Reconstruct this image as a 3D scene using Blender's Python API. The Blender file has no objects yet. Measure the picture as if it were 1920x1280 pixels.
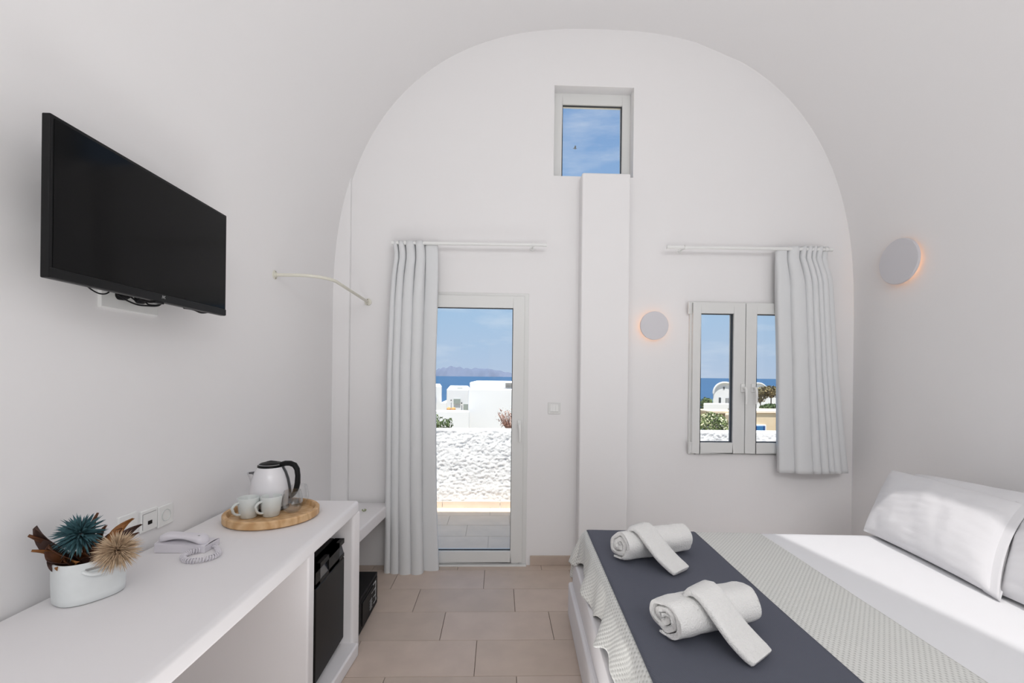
import bpy, bmesh, math, random
from mathutils import Vector, Matrix, noise
random.seed(7)
PI = math.pi
C = bpy.context.scene.collection
SC = bpy.context.scene

# ------------------------------------------------------------------ camera
FPX, CY, HC = 850.0, 704.0, 1.42
ROLL, YAW = math.radians(0.65), math.radians(1.7)
Fw = Vector((math.sin(YAW), math.cos(YAW), 0)); R0 = Vector((math.cos(YAW), -math.sin(YAW), 0)); Zv = Vector((0, 0, 1))
Rt = R0*math.cos(ROLL) + Zv*math.sin(ROLL); Up = Zv*math.cos(ROLL) - R0*math.sin(ROLL)
cd = bpy.data.cameras.new('camera'); cam = bpy.data.objects.new('camera', cd); C.objects.link(cam)
cd.sensor_width = 36; cd.lens = FPX*36/1920; cd.shift_y = (CY-640)/1920; cd.clip_start = .02; cd.clip_end = 200000
M = Matrix((Rt, Up, -Fw)).transposed().to_4x4(); M.translation = Vector((0, 0, HC)); cam.matrix_world = M
SC.camera = cam
def on(ax, x, y, v):
    d = Fw + Rt*((x-960)/FPX) + Up*((CY-y)/FPX); o = Vector((0, 0, HC))
    return o + d*((v-o[ax])/d[ax])
def X_(x, y, v): return on(0, x, y, v)
def Y_(x, y, v): return on(1, x, y, v)
def Z_(x, y, v): return on(2, x, y, v)

# ------------------------------------------------------------------ world, sun, added fill lights, exposure
SC.view_settings.view_transform = 'Standard'; SC.view_settings.look = 'None'
SC.view_settings.exposure = 0.0; SC.view_settings.gamma = 1.0; SC.view_settings.use_curve_mapping = False
W = bpy.data.worlds.new('sky'); SC.world = W; W.use_nodes = True
nt = W.node_tree; nt.nodes.clear()
def nd(t, **k):
    n = nt.nodes.new(t)
    for a, b in k.items(): setattr(n, a, b)
    return n
tc = nd('ShaderNodeTexCoord'); sp = nd('ShaderNodeSeparateXYZ'); nt.links.new(tc.outputs['Generated'], sp.inputs[0])
rp = nd('ShaderNodeValToRGB'); nt.links.new(sp.outputs['Z'], rp.inputs[0])
cr = rp.color_ramp; cr.elements[0].position = 0.0; cr.elements[0].color = (.47, .585, .77, 1)
cr.elements[1].position = 1.0; cr.elements[1].color = (.13, .27, .56, 1)
for p_, c_ in ((.13, (.385, .565, .79, 1)), (.28, (.29, .475, .75, 1)), (.46, (.215, .385, .685, 1))):
    e = cr.elements.new(p_); e.color = c_
mp = nd('ShaderNodeMapping'); mp.inputs['Scale'].default_value = (1.6, 1.6, 7.0); nt.links.new(tc.outputs['Generated'], mp.inputs[0])
nz = nd('ShaderNodeTexNoise'); nz.inputs['Scale'].default_value = 2.6; nz.inputs['Detail'].default_value = 7; nz.inputs['Roughness'].default_value = .6
nt.links.new(mp.outputs[0], nz.inputs['Vector'])
cr2 = nd('ShaderNodeValToRGB'); cr2.color_ramp.elements[0].position = .50; cr2.color_ramp.elements[1].position = .78
cr2.color_ramp.elements[1].color = (.55, .55, .55, 1); nt.links.new(nz.outputs[0], cr2.inputs[0])
mx = nd('ShaderNodeMix', data_type='RGBA'); nt.links.new(cr2.outputs[0], mx.inputs[0]); nt.links.new(rp.outputs[0], mx.inputs[6]); mx.inputs[7].default_value = (.80, .85, .92, 1)
bg = nd('ShaderNodeBackground'); bg.inputs[1].default_value = 1.0; nt.links.new(mx.outputs[2], bg.inputs[0])
wo = nd('ShaderNodeOutputWorld'); nt.links.new(bg.outputs[0], wo.inputs[0])

sl = bpy.data.lights.new('sun', 'SUN'); sl.energy = 7.6; sl.angle = math.radians(.9); sl.color = (1, .965, .92)
sun = bpy.data.objects.new('sun', sl); C.objects.link(sun)
SUN = Vector((0.0, .285, -1.0)).normalized(); sun.rotation_euler = SUN.to_track_quat('-Z', 'Y').to_euler()
def area(name, loc, d, sx, sy, w, col=(1, 1, 1), spread=PI):
    l = bpy.data.lights.new(name, 'AREA'); l.shape = 'RECTANGLE'; l.size = sx; l.size_y = sy; l.energy = w; l.color = col; l.spread = spread
    o = bpy.data.objects.new(name, l); C.objects.link(o); o.location = loc
    o.rotation_euler = Vector(d).to_track_quat('-Z', 'Y').to_euler(); return o
area('rear_floor_fill', (.6, -1.2, .25), (0, .22, 1), 3.2, 1.5, 37, (.972, .992, 1))  # added fill light behind the camera, unseen, raises the room brightness
area('aisle_floor_fill', (-.16, 1.2, .08), (.05, .1, 1), .6, 1.5, 7.5, (.975, .992, 1), math.radians(125))  # unseen fill added below the frame to lift the vault
area('bed_gap_fill', (1.8, 2.86, .06), (-.25, -.45, 1), 1.5, .25, 5, (.975, .992, 1), math.radians(90))  # fill light added out of sight behind the bed for the far vault
area('rear_high_fill', (.75, -1.95, 3.2), (0, 1, -.36), 2.6, .7, 40, (.975, .992, 1))  # added high fill from the rear, out of view, no real fixture

# ------------------------------------------------------------------ materials
def s2l(c): return tuple(((v/255)/12.92 if v/255 <= .04045 else ((v/255+.055)/1.055)**2.4) for v in c)
def mat(name, rgb, rough=.6, metal=0, spec=.5, var=0, vscale=5, bump=0, bscale=60, bdist=.002, rgb2=None, emit=None, detail=4):
    m = bpy.data.materials.new(name); m.use_nodes = True; t = m.node_tree; b = t.nodes['Principled BSDF']
    c = s2l(rgb)
    b.inputs['Base Color'].default_value = (*c, 1); b.inputs['Roughness'].default_value = rough
    b.inputs['Metallic'].default_value = metal; b.inputs['Specular IOR Level'].default_value = spec
    co = t.nodes.new('ShaderNodeTexCoord')
    if var or rgb2:
        n = t.nodes.new('ShaderNodeTexNoise'); n.inputs['Scale'].default_value = vscale; n.inputs['Detail'].default_value = detail
        t.links.new(co.outputs['Object'], n.inputs['Vector'])
        r = t.nodes.new('ShaderNodeValToRGB'); r.color_ramp.elements[0].position = .32; r.color_ramp.elements[1].position = .68
        c2 = s2l(rgb2) if rgb2 else tuple(min(1, v*(1+var)) for v in c)
        c1 = c if rgb2 else tuple(v*(1-var) for v in c)
        r.color_ramp.elements[0].color = (*c1, 1); r.color_ramp.elements[1].color = (*c2, 1)
        t.links.new(n.outputs[0], r.inputs[0]); t.links.new(r.outputs[0], b.inputs['Base Color'])
    if bump:
        n = t.nodes.new('ShaderNodeTexNoise'); n.inputs['Scale'].default_value = bscale; n.inputs['Detail'].default_value = 5
        t.links.new(co.outputs['Object'], n.inputs['Vector'])
        u = t.nodes.new('ShaderNodeBump'); u.inputs['Strength'].default_value = bump; u.inputs['Distance'].default_value = bdist
        t.links.new(n.outputs[0], u.inputs['Height']); t.links.new(u.outputs[0], b.inputs['Normal'])
    if emit:
        b.inputs['Emission Color'].default_value = (*s2l(emit[0]), 1); b.inputs['Emission Strength'].default_value = emit[1]
    return m
def glassmat(name, tint=(1, 1, 1), refl=.05, rim=.5):
    m = bpy.data.materials.new(name); m.use_nodes = True; t = m.node_tree; t.nodes.clear()
    o = t.nodes.new('ShaderNodeOutputMaterial'); mi = t.nodes.new('ShaderNodeMixShader'); tr = t.nodes.new('ShaderNodeBsdfTransparent')
    gl = t.nodes.new('ShaderNodeBsdfGlossy'); gl.inputs['Roughness'].default_value = 0.0; tr.inputs[0].default_value = (*tint, 1)
    lw = t.nodes.new('ShaderNodeLayerWeight'); lw.inputs[0].default_value = .3
    ma = t.nodes.new('ShaderNodeMath'); ma.operation = 'MULTIPLY_ADD'; ma.inputs[1].default_value = rim; ma.inputs[2].default_value = refl
    t.links.new(lw.outputs['Facing'], ma.inputs[0]); t.links.new(ma.outputs[0], mi.inputs[0])
    t.links.new(tr.outputs[0], mi.inputs[1]); t.links.new(gl.outputs[0], mi.inputs[2]); t.links.new(mi.outputs[0], o.inputs[0])
    return m
PLAS = mat('white_plaster', (239, 237, 237), .85, spec=.25, bump=.25, bscale=9, bdist=.004)
PLASC = mat('counter_plaster', (235, 232, 233), .55, spec=.3, bump=.2, bscale=14, bdist=.003)
PVC = mat('white_pvc', (226, 226, 224), .35, spec=.4)
RODM = mat('white_enamel', (238, 238, 236), .4)
IVORY = mat('ivory_enamel', (224, 221, 208), .4)
SCREW = mat('grey_metal', (120, 118, 115), .4, metal=.8)
GASK = mat('dark_gasket', (52, 56, 62), .6)
GLASS = glassmat('window_glass', (.985, .99, .985), .02, .2)
TUMB = glassmat('tumbler_glass', (.992, .994, .994), .03, .6)
TINT = glassmat('sun_dimming_glass', (.17, .17, .175), .03, .2)  # dark tint added to dim the sun patch on the bed
TILE = [mat('floor_tile_%s' % 'abc'[i], c, .42, spec=.35, var=.05, vscale=7, bump=.08, bscale=120) for i, c in enumerate(((199, 181, 167), (195, 178, 165), (202, 184, 171)))]
GROUT = mat('grout', (128, 112, 102), .9)
TGROUT = mat('terrace_grout', (206, 188, 168), .9)
SKIRT = mat('skirting_tile', (212, 194, 177), .6, var=.05, vscale=6)
TTILE = mat('terrace_tile', (228, 209, 188), .6, var=.05, vscale=6)
STUCCO = mat('rough_white_stucco', (236, 236, 234), .9, spec=.2, bump=.5, bscale=45, bdist=.01)
WHITEW = mat('limewashed_wall', (228, 228, 228), .9, spec=.2, var=.03, vscale=.6)
BLACK = mat('black_plastic', (17, 17, 18), .4, spec=.2)
SCREEN = mat('dark_screen', (8, 8, 9), .1, spec=.12)
FRID = mat('fridge_black', (20, 18, 17), .45, spec=.2)
GREYT = mat('grey_print', (150, 150, 150), .6)
SAFEM = mat('safe_black', (16, 15, 16), .5, spec=.2)
WOODT = mat('oiled_wood', (206, 166, 120), .5, spec=.35)
def woodnodes(m, c1, c2, sc):
    t = m.node_tree; b = t.nodes['Principled BSDF']; co = t.nodes.new('ShaderNodeTexCoord'); mpn = t.nodes.new('ShaderNodeMapping')
    mpn.inputs['Scale'].default_value = sc; w = t.nodes.new('ShaderNodeTexWave'); w.inputs['Scale'].default_value = 7; w.inputs['Distortion'].default_value = 9
    w.inputs['Detail'].default_value = 3; w.inputs['Detail Scale'].default_value = 1.3
    r = t.nodes.new('ShaderNodeValToRGB'); r.color_ramp.elements[0].color = (*s2l(c1), 1); r.color_ramp.elements[1].color = (*s2l(c2), 1)
    t.links.new(co.outputs['Object'], mpn.inputs[0]); t.links.new(mpn.outputs[0], w.inputs[0]); t.links.new(w.outputs[0], r.inputs[0]); t.links.new(r.outputs[0], b.inputs['Base Color'])
woodnodes(WOODT, (198, 156, 110), (218, 182, 138), (.8, 3.2, 1))
CERAM = mat('pale_grey_ceramic', (214, 218, 216), .25, spec=.5)
KETW = mat('white_gloss_enamel', (232, 230, 233), .22, spec=.5)
DGREY = mat('dark_grey_plastic', (70, 70, 72), .5)
PHONE = mat('phone_plastic', (222, 218, 224), .45)
POTM = mat('white_painted_metal', (228, 232, 232), .5, var=.02, vscale=30)
LEAFM = [mat('dried_leaf_%s' % 'abc'[i], a, .6, rgb2=b, vscale=18) for i, (a, b) in enumerate((((70, 38, 20), (104, 60, 26)), ((122, 74, 28), (150, 98, 44)), ((52, 32, 26), (74, 46, 36))))]
TEAL = mat('teal_fibre', (38, 72, 80), .7, rgb2=(66, 104, 110), vscale=60)
BEIGE = mat('straw_fibre', (176, 148, 120), .8, rgb2=(214, 190, 160), vscale=60)
CURT = mat('curtain_cloth', (224, 225, 226), .85, spec=.15, bump=.1, bscale=500, bdist=.0005)
LINEN = mat('white_linen', (240, 240, 242), .8, spec=.15, bump=.12, bscale=14, bdist=.004)
PILM = mat('pillow_cotton', (232, 231, 233), .8, spec=.15, bump=.35, bscale=11, bdist=.006)
TOWEL = mat('terry_cloth', (246, 245, 243), .95, spec=.05, bump=.9, bscale=190, bdist=.006)
SCON = mat('sconce_plaster', (214, 212, 216), .8)
GLOW = mat('warm_led', (255, 190, 120), .6, emit=((255, 188, 128), 6.5))

def weave(name, base, dark, period, depth, mode, rough=.85):
    """woven relief: sin*sin waffle or fine diagonal twill, in the cloth's own UV metres"""
    m = mat(name, base, rough, spec=.12); t = m.node_tree; b = t.nodes['Principled BSDF']
    uv = t.nodes.new('ShaderNodeUVMap'); sx = t.nodes.new('ShaderNodeSeparateXYZ'); t.links.new(uv.outputs[0], sx.inputs[0])
    def mth(op, *a):
        n = t.nodes.new('ShaderNodeMath'); n.operation = op
        for i, v in enumerate(a):
            if isinstance(v, (int, float)): n.inputs[i].default_value = v
            else: t.links.new(v, n.inputs[i])
        return n.outputs[0]
    k = 2*PI/period
    a = mth('SINE', mth('MULTIPLY', sx.outputs[0], k)); c = mth('SINE', mth('MULTIPLY', sx.outputs[1], k*.8))
    if mode == 'waffle': h = mth('MULTIPLY', mth('ADD', mth('MULTIPLY', a, c), 1.0), .5)
    else: h = mth('MULTIPLY', mth('ADD', mth('SINE', mth('ADD', mth('MULTIPLY', sx.outputs[0], k), mth('MULTIPLY', sx.outputs[1], k*1.0))), 1.0), .5)
    r = t.nodes.new('ShaderNodeValToRGB'); r.color_ramp.elements[0].color = (*s2l(dark), 1); r.color_ramp.elements[1].color = (*s2l(base), 1)
    r.color_ramp.elements[0].position = 0.0; r.color_ramp.elements[1].position = .45
    t.links.new(h, r.inputs[0]); t.links.new(r.outputs[0], b.inputs['Base Color'])
    u = t.nodes.new('ShaderNodeBump'); u.inputs['Strength'].default_value = .8; u.inputs['Distance'].default_value = depth
    t.links.new(h, u.inputs['Height']); t.links.new(u.outputs[0], b.inputs['Normal'])
    return m
WAFFLE = weave('waffle_cotton', (230, 230, 226), (196, 196, 192), .018, .0022, 'waffle')
RUNNER = weave('slate_weave', (104, 107, 118), (78, 80, 92), .0075, .0006, 'twill', .7)

# ------------------------------------------------------------------ mesh helpers
class MB:
    def __init__(s): s.v = []; s.f = []; s.uv = {}
    def add(s, vs, fs):
        n = len(s.v); s.v += [Vector(v) for v in vs]; s.f += [tuple(i+n for i in f) for f in fs]; return s
    def box(s, a, b):
        x0, x1 = sorted((a[0], b[0])); y0, y1 = sorted((a[1], b[1])); z0, z1 = sorted((a[2], b[2]))
        return s.add([(x0, y0, z0), (x1, y0, z0), (x1, y1, z0), (x0, y1, z0), (x0, y0, z1), (x1, y0, z1), (x1, y1, z1), (x0, y1, z1)],
                     [(0, 3, 2, 1), (4, 5, 6, 7), (0, 1, 5, 4), (1, 2, 6, 5), (2, 3, 7, 6), (3, 0, 4, 7)])
    def prism(s, poly, z0, z1):
        n = len(poly); vs = [(x, y, z0) for x, y in poly] + [(x, y, z1) for x, y in poly]
        fs = [tuple(range(n-1, -1, -1)), tuple(range(n, 2*n))] + [(i, (i+1) % n, n+(i+1) % n, n+i) for i in range(n)]
        return s.add(vs, fs)
    def grid(s, P):     # P rows of points
        r, c = len(P), len(P[0]); vs = [p for row in P for p in row]
        return s.add(vs, [(i*c+j, i*c+j+1, (i+1)*c+j+1, (i+1)*c+j) for i in range(r-1) for j in range(c-1)])
    def lathe(s, prof, o=(0, 0, 0), seg=40, axis='z', sx=1, sy=1):
        o = Vector(o); rows = []
        for r, z in prof:
            row = []
            for k in range(seg+1):
                a = 2*PI*k/seg; x, y = r*math.cos(a)*sx, r*math.sin(a)*sy
                v = (x, y, z) if axis == 'z' else ((z, x, y) if axis == 'x' else (x, -z, y))
                row.append(o+Vector(v))
            rows.append(row)
        return s.grid(rows)
    def tube(s, pts, r, seg=10, flat=1.0, cap=True, up=None):
        pts = [Vector(p) for p in pts]; rr = r if isinstance(r, (list, tuple)) else [r]*len(pts)
        rows = []; n0 = None
        for i, p in enumerate(pts):
            t = (pts[min(i+1, len(pts)-1)]-pts[max(i-1, 0)]).normalized()
            if n0 is None:
                a = Vector(up) if up else (Vector((0, 0, 1)) if abs(t.z) < .9 else Vector((1, 0, 0))); n0 = (a - t*a.dot(t)).normalized()
            else: n0 = (n0 - t*n0.dot(t)).normalized()
            b = t.cross(n0)
            rows.append([p + n0*rr[i]*math.cos(2*PI*k/seg) + b*rr[i]*flat*math.sin(2*PI*k/seg) for k in range(seg+1)])
        if cap:
            rows.insert(0, [pts[0]]*(seg+1)); rows.append([pts[-1]]*(seg+1))
        return s.grid(rows)
    def build(s, name, m, parent=None, origin=None, smooth=None, bevel=0, bseg=2, sub=0, kind=None, label=None, uvs=None, weld=True):
        o0 = Vector(parent.matrix_basis.translation) if parent is not None else (Vector(origin) if origin is not None else Vector((0, 0, 0)))
        if parent is not None and parent.parent is not None: o0 = o0 + parent.parent.matrix_basis.translation
        me = bpy.data.meshes.new(name); me.from_pydata([v-o0 for v in s.v], [], s.f)
        if uvs:
            ul = me.uv_layers.new(name='UVMap')
            for lp in me.loops: ul.data[lp.index].uv = uvs[lp.vertex_index]
        bm = bmesh.new(); bm.from_mesh(me)
        if weld: bmesh.ops.remove_doubles(bm, verts=bm.verts, dist=1e-6)
        bmesh.ops.dissolve_degenerate(bm, edges=bm.edges, dist=1e-7)
        if not uvs: bmesh.ops.recalc_face_normals(bm, faces=bm.faces)
        if bevel:
            es = [e for e in bm.edges if len(e.link_faces) == 2 and e.calc_face_angle(0) > .5]
            bmesh.ops.bevel(bm, geom=es, offset=bevel, segments=bseg, profile=.5, affect='EDGES', clamp_overlap=True)
        bm.to_mesh(me); bm.free(); me.materials.append(m)
        if smooth is not None:
            for p in me.polygons: p.use_smooth = True
            me.set_sharp_from_angle(angle=math.radians(smooth))
        o = bpy.data.objects.new(name, me); C.objects.link(o)
        if parent is not None: o.parent = parent
        else: o.location = o0
        if sub:
            md = o.modifiers.new('s', 'SUBSURF'); md.levels = sub; md.render_levels = sub
        if bevel and smooth is not None:
            md = o.modifiers.new('w', 'WEIGHTED_NORMAL'); md.keep_sharp = True
        if kind: o['kind'] = kind
        if label: o['label'] = label
        return o
def tag(o, label, cat=None, group=None, kind=None):
    o['label'] = label
    if cat: o['category'] = cat
    if group: o['group'] = group
    if kind: o['kind'] = kind
    return o
def thing(name, loc, label, cat, group=None, kind=None):
    o = bpy.data.objects.new(name, None); C.objects.link(o); o.location = loc; o.empty_display_size = .05
    return tag(o, label, cat, group, kind)
def dup(root, delta, label):
    r = root.copy(); C.objects.link(r); r.location = root.location + Vector(delta); r['label'] = label
    for ch in list(root.children):
        c = ch.copy(); C.objects.link(c); c.parent = r
        for g in ch.children:
            d = g.copy(); C.objects.link(d); d.parent = c
    return r
def setting(o, label=None):
    o['kind'] = 'structure'
    if label: o['label'] = label
    return o
def tri(a): return Vector(a)

# ------------------------------------------------------------------ room shell
YB, YR, XL, XR, WT = 3.40, -2.4, -1.22, 2.72, .25
VXC, VA, VN, VZS, VZT = .75, 1.97, 2.45, 1.9, 4.04
XW = -1.303        # plane of the left wall beside the desk; it eases in towards the far corner
def XLf(y):
    t = min(1, max(0, (y-1.95)/(YB-1.95))); return XW + (XL-XW)*(t*t*(3-2*t)*.5+t*.5)
def vz(x):
    u = min(1, abs(x-VXC)/VA); return VZS + (VZT-VZS)*(1-u**VN)**(1/VN)
def vpt(a, y=0):       # a: -1..1 along the arch, evenly in angle
    th = a*PI/2; s_, c_ = math.sin(th), math.cos(th)
    return VXC + (VA if a >= 0 else VXC-XLf(y))*math.copysign(abs(s_)**(2/VN), s_), VZS + (VZT-VZS)*abs(c_)**(2/VN)

def holed_wall(name, y, t, x0, x1, z0, z1, holes, m, smooth=None):
    """wall slab facing the room (-Y side at y), openings with real reveals"""
    xs = sorted({x0, x1, *[h[0] for h in holes], *[h[1] for h in holes]}); zs = sorted({z0, z1, *[h[2] for h in holes], *[h[3] for h in holes]})
    b = MB()
    def inside(cx, cz): return any(h[0] < cx < h[1] and h[2] < cz < h[3] for h in holes)
    for i in range(len(xs)-1):
        for j in range(len(zs)-1):
            if inside((xs[i]+xs[i+1])/2, (zs[j]+zs[j+1])/2): continue
            a0, a1, c0, c1 = xs[i], xs[i+1], zs[j], zs[j+1]
            b.add([(a0, y, c0), (a1, y, c0), (a1, y, c1), (a0, y, c1)], [(0, 1, 2, 3)])
            b.add([(a0, y+t, c0), (a1, y+t, c0), (a1, y+t, c1), (a0, y+t, c1)], [(3, 2, 1, 0)])
    def rim(a0, a1, c0, c1):
        b.add([(a0, y, c0), (a1, y, c0), (a1, y, c1), (a0, y, c1), (a0, y+t, c0), (a1, y+t, c0), (a1, y+t, c1), (a0, y+t, c1)],
              [(0, 1, 5, 4), (1, 2, 6, 5), (2, 3, 7, 6), (3, 0, 4, 7)])
    rim(x0, x1, z0, z1)
    for h in holes: rim(*h)
    return b.build(name, m, origin=((x0+x1)/2, y, 0))
# openings
dX0, dX1, dZ1 = -.69, .222, 2.035
wA = Y_(1293, 566, YB); wB = Y_(1293, 850, YB); wX0 = wA.x; wX1 = 2.305; wZ0 = wB.z; wZ1 = wA.z
uA = Y_(1040, 160, YB); uB = Y_(1187, 333, YB)
holes = [(dX0, dX1, 0.0, dZ1), (wX0, wX1, wZ0, wZ1), (uA.x, uB.x, uB.z, uA.z)]
wall_back = setting(holed_wall('wall_back', YB, WT, XL-.3, XR+.3, -.2, 4.12, holes, PLAS), 'white plaster end wall under the arch')
rear_win = (-.85, -.15, 1.25, 2.15)
setting(holed_wall('wall_rear', YR-WT, WT, XL-.3, XR+.3, -.2, 4.2, [rear_win], PLAS))
b = MB(); b.box((XR, YR, -.1), (XR+.25, YB, VZS)); setting(b.build('wall_right', PLAS, origin=(XR, 0, 0)))
ysl = [YR, 0, 1.0, 1.9] + [1.95+(YB-1.95)*k/12 for k in range(13)]
b = MB(); b.prism([(XLf(y), y) for y in ysl] + [(XW-.25, YB), (XW-.25, YR)], -.1, VZS); setting(b.build('wall_left', PLAS, origin=(XW, 0, 0), smooth=30))
# vault with an added, unseen skylight opening that lets sun onto the bed
NA, angs = 96, None
SK_A0, SK_A1 = .20, .478        # arch parameters of the two long edges of the skylight
SK_Y0, SK_Y1 = -.75, 1.66
def ska(y):        # inner edge of the added skylight, skewed to shape the sun patch
    x = 1.485 + .12*(SK_Y1-min(max(y, SK_Y0), SK_Y1)); u = (x-VXC)/VA
    return math.asin(u**(VN/2))/(PI/2)
def vault():
    ys = [YR, SK_Y0] + [SK_Y0 + (SK_Y1-SK_Y0)*k/8 for k in range(1, 9)] + [1.95+(YB-1.95)*k/10 for k in range(11)]
    al = sorted({round(-1+2*k/NA, 5) for k in range(NA+1)} | {SK_A0, SK_A1})
    al = [a for a in al if a in (SK_A0, SK_A1) or (abs(a-SK_A1) > .012 and not SK_A0-.02 < a < SK_A0+.095)]
    b = MB(); pts = []
    for y in ys:
        row = []
        for a in al:
            aa = a
            if a == SK_A0: aa = ska(y)
            x, z = vpt(aa, y); row.append((x, y, z))
        pts.append(row)
    n = len(al); vs = [p for r in pts for p in r]; fs = []
    for i in range(len(ys)-1):
        for j in range(n-1):
            if ys[i] >= SK_Y0-1e-6 and ys[i+1] <= SK_Y1+1e-6 and al[j] >= SK_A0-1e-6 and al[j+1] <= SK_A1+1e-6: continue
            fs.append((i*n+j, i*n+j+1, (i+1)*n+j+1, (i+1)*n+j))
    b.add(vs, fs)
    return b
setting(vault().build('ceiling', PLAS, smooth=40), 'white barrel vault')
# lining and dimming glass of the added skylight
b = MB(); a0 = vpt(SK_A0); a1 = vpt(SK_A1)
def skp(a, y, o=0):
    x, z = vpt(a); nx, nz = (x-VXC), (z-1.9); l = math.hypot(nx, nz); return (x+nx/l*o, y, z+nz/l*o)
for (f0, f1) in ((ska(SK_Y0), ska(SK_Y1)), (SK_A1, SK_A1)):
    b.add([skp(f0, SK_Y0), skp(f1, SK_Y1), skp(f1, SK_Y1, .12), skp(f0, SK_Y0, .12)], [(0, 1, 2, 3)])
ks = [SK_A0 + (SK_A1-SK_A0)*k/10 for k in range(11)]
for y in (SK_Y0, SK_Y1):
    b.grid([[skp(a, y) for a in ks], [skp(a, y, .12) for a in ks]])
sky_f = setting(b.build('added_skylight', PVC), 'added unseen skylight lining in the vault for the sun patch')
b = MB(); b.grid([[skp(a, SK_Y0, .09) for a in ks], [skp(a, SK_Y1, .09) for a in ks]])
b.build('pane', TINT, sky_f)

# floor: substrate + individual tiles
b = MB(); b.box((XW-.2, YR-.1, -.12), (XR+.2, YB+.02, -.006)); floor = setting(b.build('floor', GROUT), 'beige porcelain tile floor')
TL, TW, J = .616, .292, .003
row_y0 = 3.02
def tile_mesh(x0, x1, y0, y1, m, zt=0.0):
    b = MB(); b.box((x0, y0, zt-.01), (x1, y1, zt)); return b
ti = 0
for k in range(-2, 11):
    y1 = row_y0 - TW*(k) + (0); y0 = y1 - TW
    y1c = min(y1, YB)
    if y1c - y0 < .02 or y1c > YB+.001: continue
    ph = -.50 + .2*k          # joint x of this row
    n0 = math.floor((XW-ph)/TL); x = ph + n0*TL
    while x < .62 if k < 11 else False:
        xa, xb = max(x, XW), min(x+TL, XR)
        if xb-xa > .03 and xa < .6:
            tile_mesh(xa+J/2, xb-J/2, y0+J/2, y1c-J/2, None).build('floor_tile', TILE[(ti*7) % 3], floor, bevel=.001, bseg=1); ti += 1
        x += TL
# plain tiled remainder under bed/desk and behind the camera, joined
b = MB(); b.box((.6, YR, -.01), (XR, YB, -.002)); b.box((XW, YR, -.01), (.6, row_y0-TW*11, -.001))
b.build('tile_field', TILE[0], floor, kind='stuff')
# trims
c = Y_(656, 500, YB-.03); b = MB(); b.box((XL-.02, YB-.035, 0), (c.x, YB+.01, vz(c.x)+.02)); setting(b.build('trim_1', PLAS, bevel=.008), 'boxed corner strip beside left wall')
pY = YB-.11; pa = Y_(1092, 323, pY); pb = Y_(1183, 323, pY)
b = MB(); b.box((pa.x, pY, 0), (pb.x, YB+.01, pa.z)); setting(b.build('trim_2', PLAS, bevel=.012, bseg=3, smooth=50), 'square plaster pillar rising to the high window')
b = MB()
for xa, xb in ((dX1+.03, .565), ): b.box((xa, YB-.012, 0), (xb, YB+.005, .072))
setting(b.build('baseboard_back', TILE[1], bevel=.002, bseg=1))
b = MB(); b.box((pb.x, YB-.012, 0), (XR, YB+.005, .072)); setting(b.build('baseboard_right', TILE[1], bevel=.002, bseg=1))

# ------------------------------------------------------------------ door and windows
def ring(b, x0, x1, z0, z1, w, y0, y1, wb=None):
    wb = wb if wb is not None else w
    b.box((x0, y0, z0), (x0+w, y1, z1)); b.box((x1-w, y0, z0), (x1, y1, z1))
    b.box((x0+w, y0, z1-w), (x1-w, y1, z1)); b.box((x0+w, y0, z0), (x1-w, y1, z0+wb)); return b
def bevel_ring(b, x0, x1, z0, z1, w, y0, y1):       # sloped glazing bead
    for (p, q, r, s) in (((x0, z0), (x1, z0), (x1-w, z0+w), (x0+w, z0+w)), ((x1, z0), (x1, z1), (x1-w, z1-w), (x1-w, z0+w)),
                         ((x1, z1), (x0, z1), (x0+w, z1-w), (x1-w, z1-w)), ((x0, z1), (x0, z0), (x0+w, z0+w), (x0+w, z1-w))):
        b.add([(p[0], y0, p[1]), (q[0], y0, q[1]), (r[0], y1, r[1]), (s[0], y1, s[1])], [(0, 1, 2, 3)])
    return b
dY = YB-.006
# door
df = MB(); ring(df, dX0, dX1, 0.0, dZ1, .055, dY, dY+.07); door = setting(df.build('door_1', PVC, bevel=.003), 'white framed glass balcony door')
g1 = Y_(962.5, 578, dY); g2 = Y_(961, 1031.5, dY); LX0, LX1, LZ0, LZ1 = dX0+.035, .19, .026, dZ1-.022
gx0, gx1, gz0, gz1 = LX0+.09, g1.x, g2.z, g1.z
b = MB(); y0, y1 = dY-.016, dY+.05
b.box((LX0, y0, LZ0), (gx0, y1, LZ1)); b.box((gx1, y0, LZ0), (LX1, y1, LZ1)); b.box((gx0, y0, gz1), (gx1, y1, LZ1)); b.box((gx0, y0, LZ0), (gx1, y1, gz0))
leaf = b.build('door_leaf', PVC, door, bevel=.003)
b = MB(); ring(b, gx0-.002, gx1+.002, gz0-.002, gz1+.002, .007, y0+.018, y0+.034); b.build('gasket', GASK, leaf)
b = MB(); b.box((gx0, y0+.026, gz0), (gx1, y0+.03, gz1)); b.build('pane', GLASS, leaf)
h = Y_(973.5, 806, y0)
def lever(parent, h, y, L=.13, s_=1):
    b = MB(); b.box((h.x-.014, y-.012, h.z+.01), (h.x+.014, y, h.z+.075)); pl = b.build('handle_plate', RODM, parent, bevel=.004)
    b = MB(); b.tube([(h.x, y-.01, h.z+.045), (h.x, y-.045, h.z+.045), (h.x+.001*s_, y-.052, h.z+.03), (h.x+.004*s_, y-.05, h.z-.02), (h.x+.004*s_, y-.046, h.z-L+.045)], [.009, .009, .010, .009, .007], seg=10)
    b.build('handle', RODM, parent, smooth=60)
lever(door, h, y0)
b = MB(); b.box((dX0, YB-.03, -.004), (dX1, YB+WT+.02, .012)); b.build('door_sill', PVC, door, bevel=.003)

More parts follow.
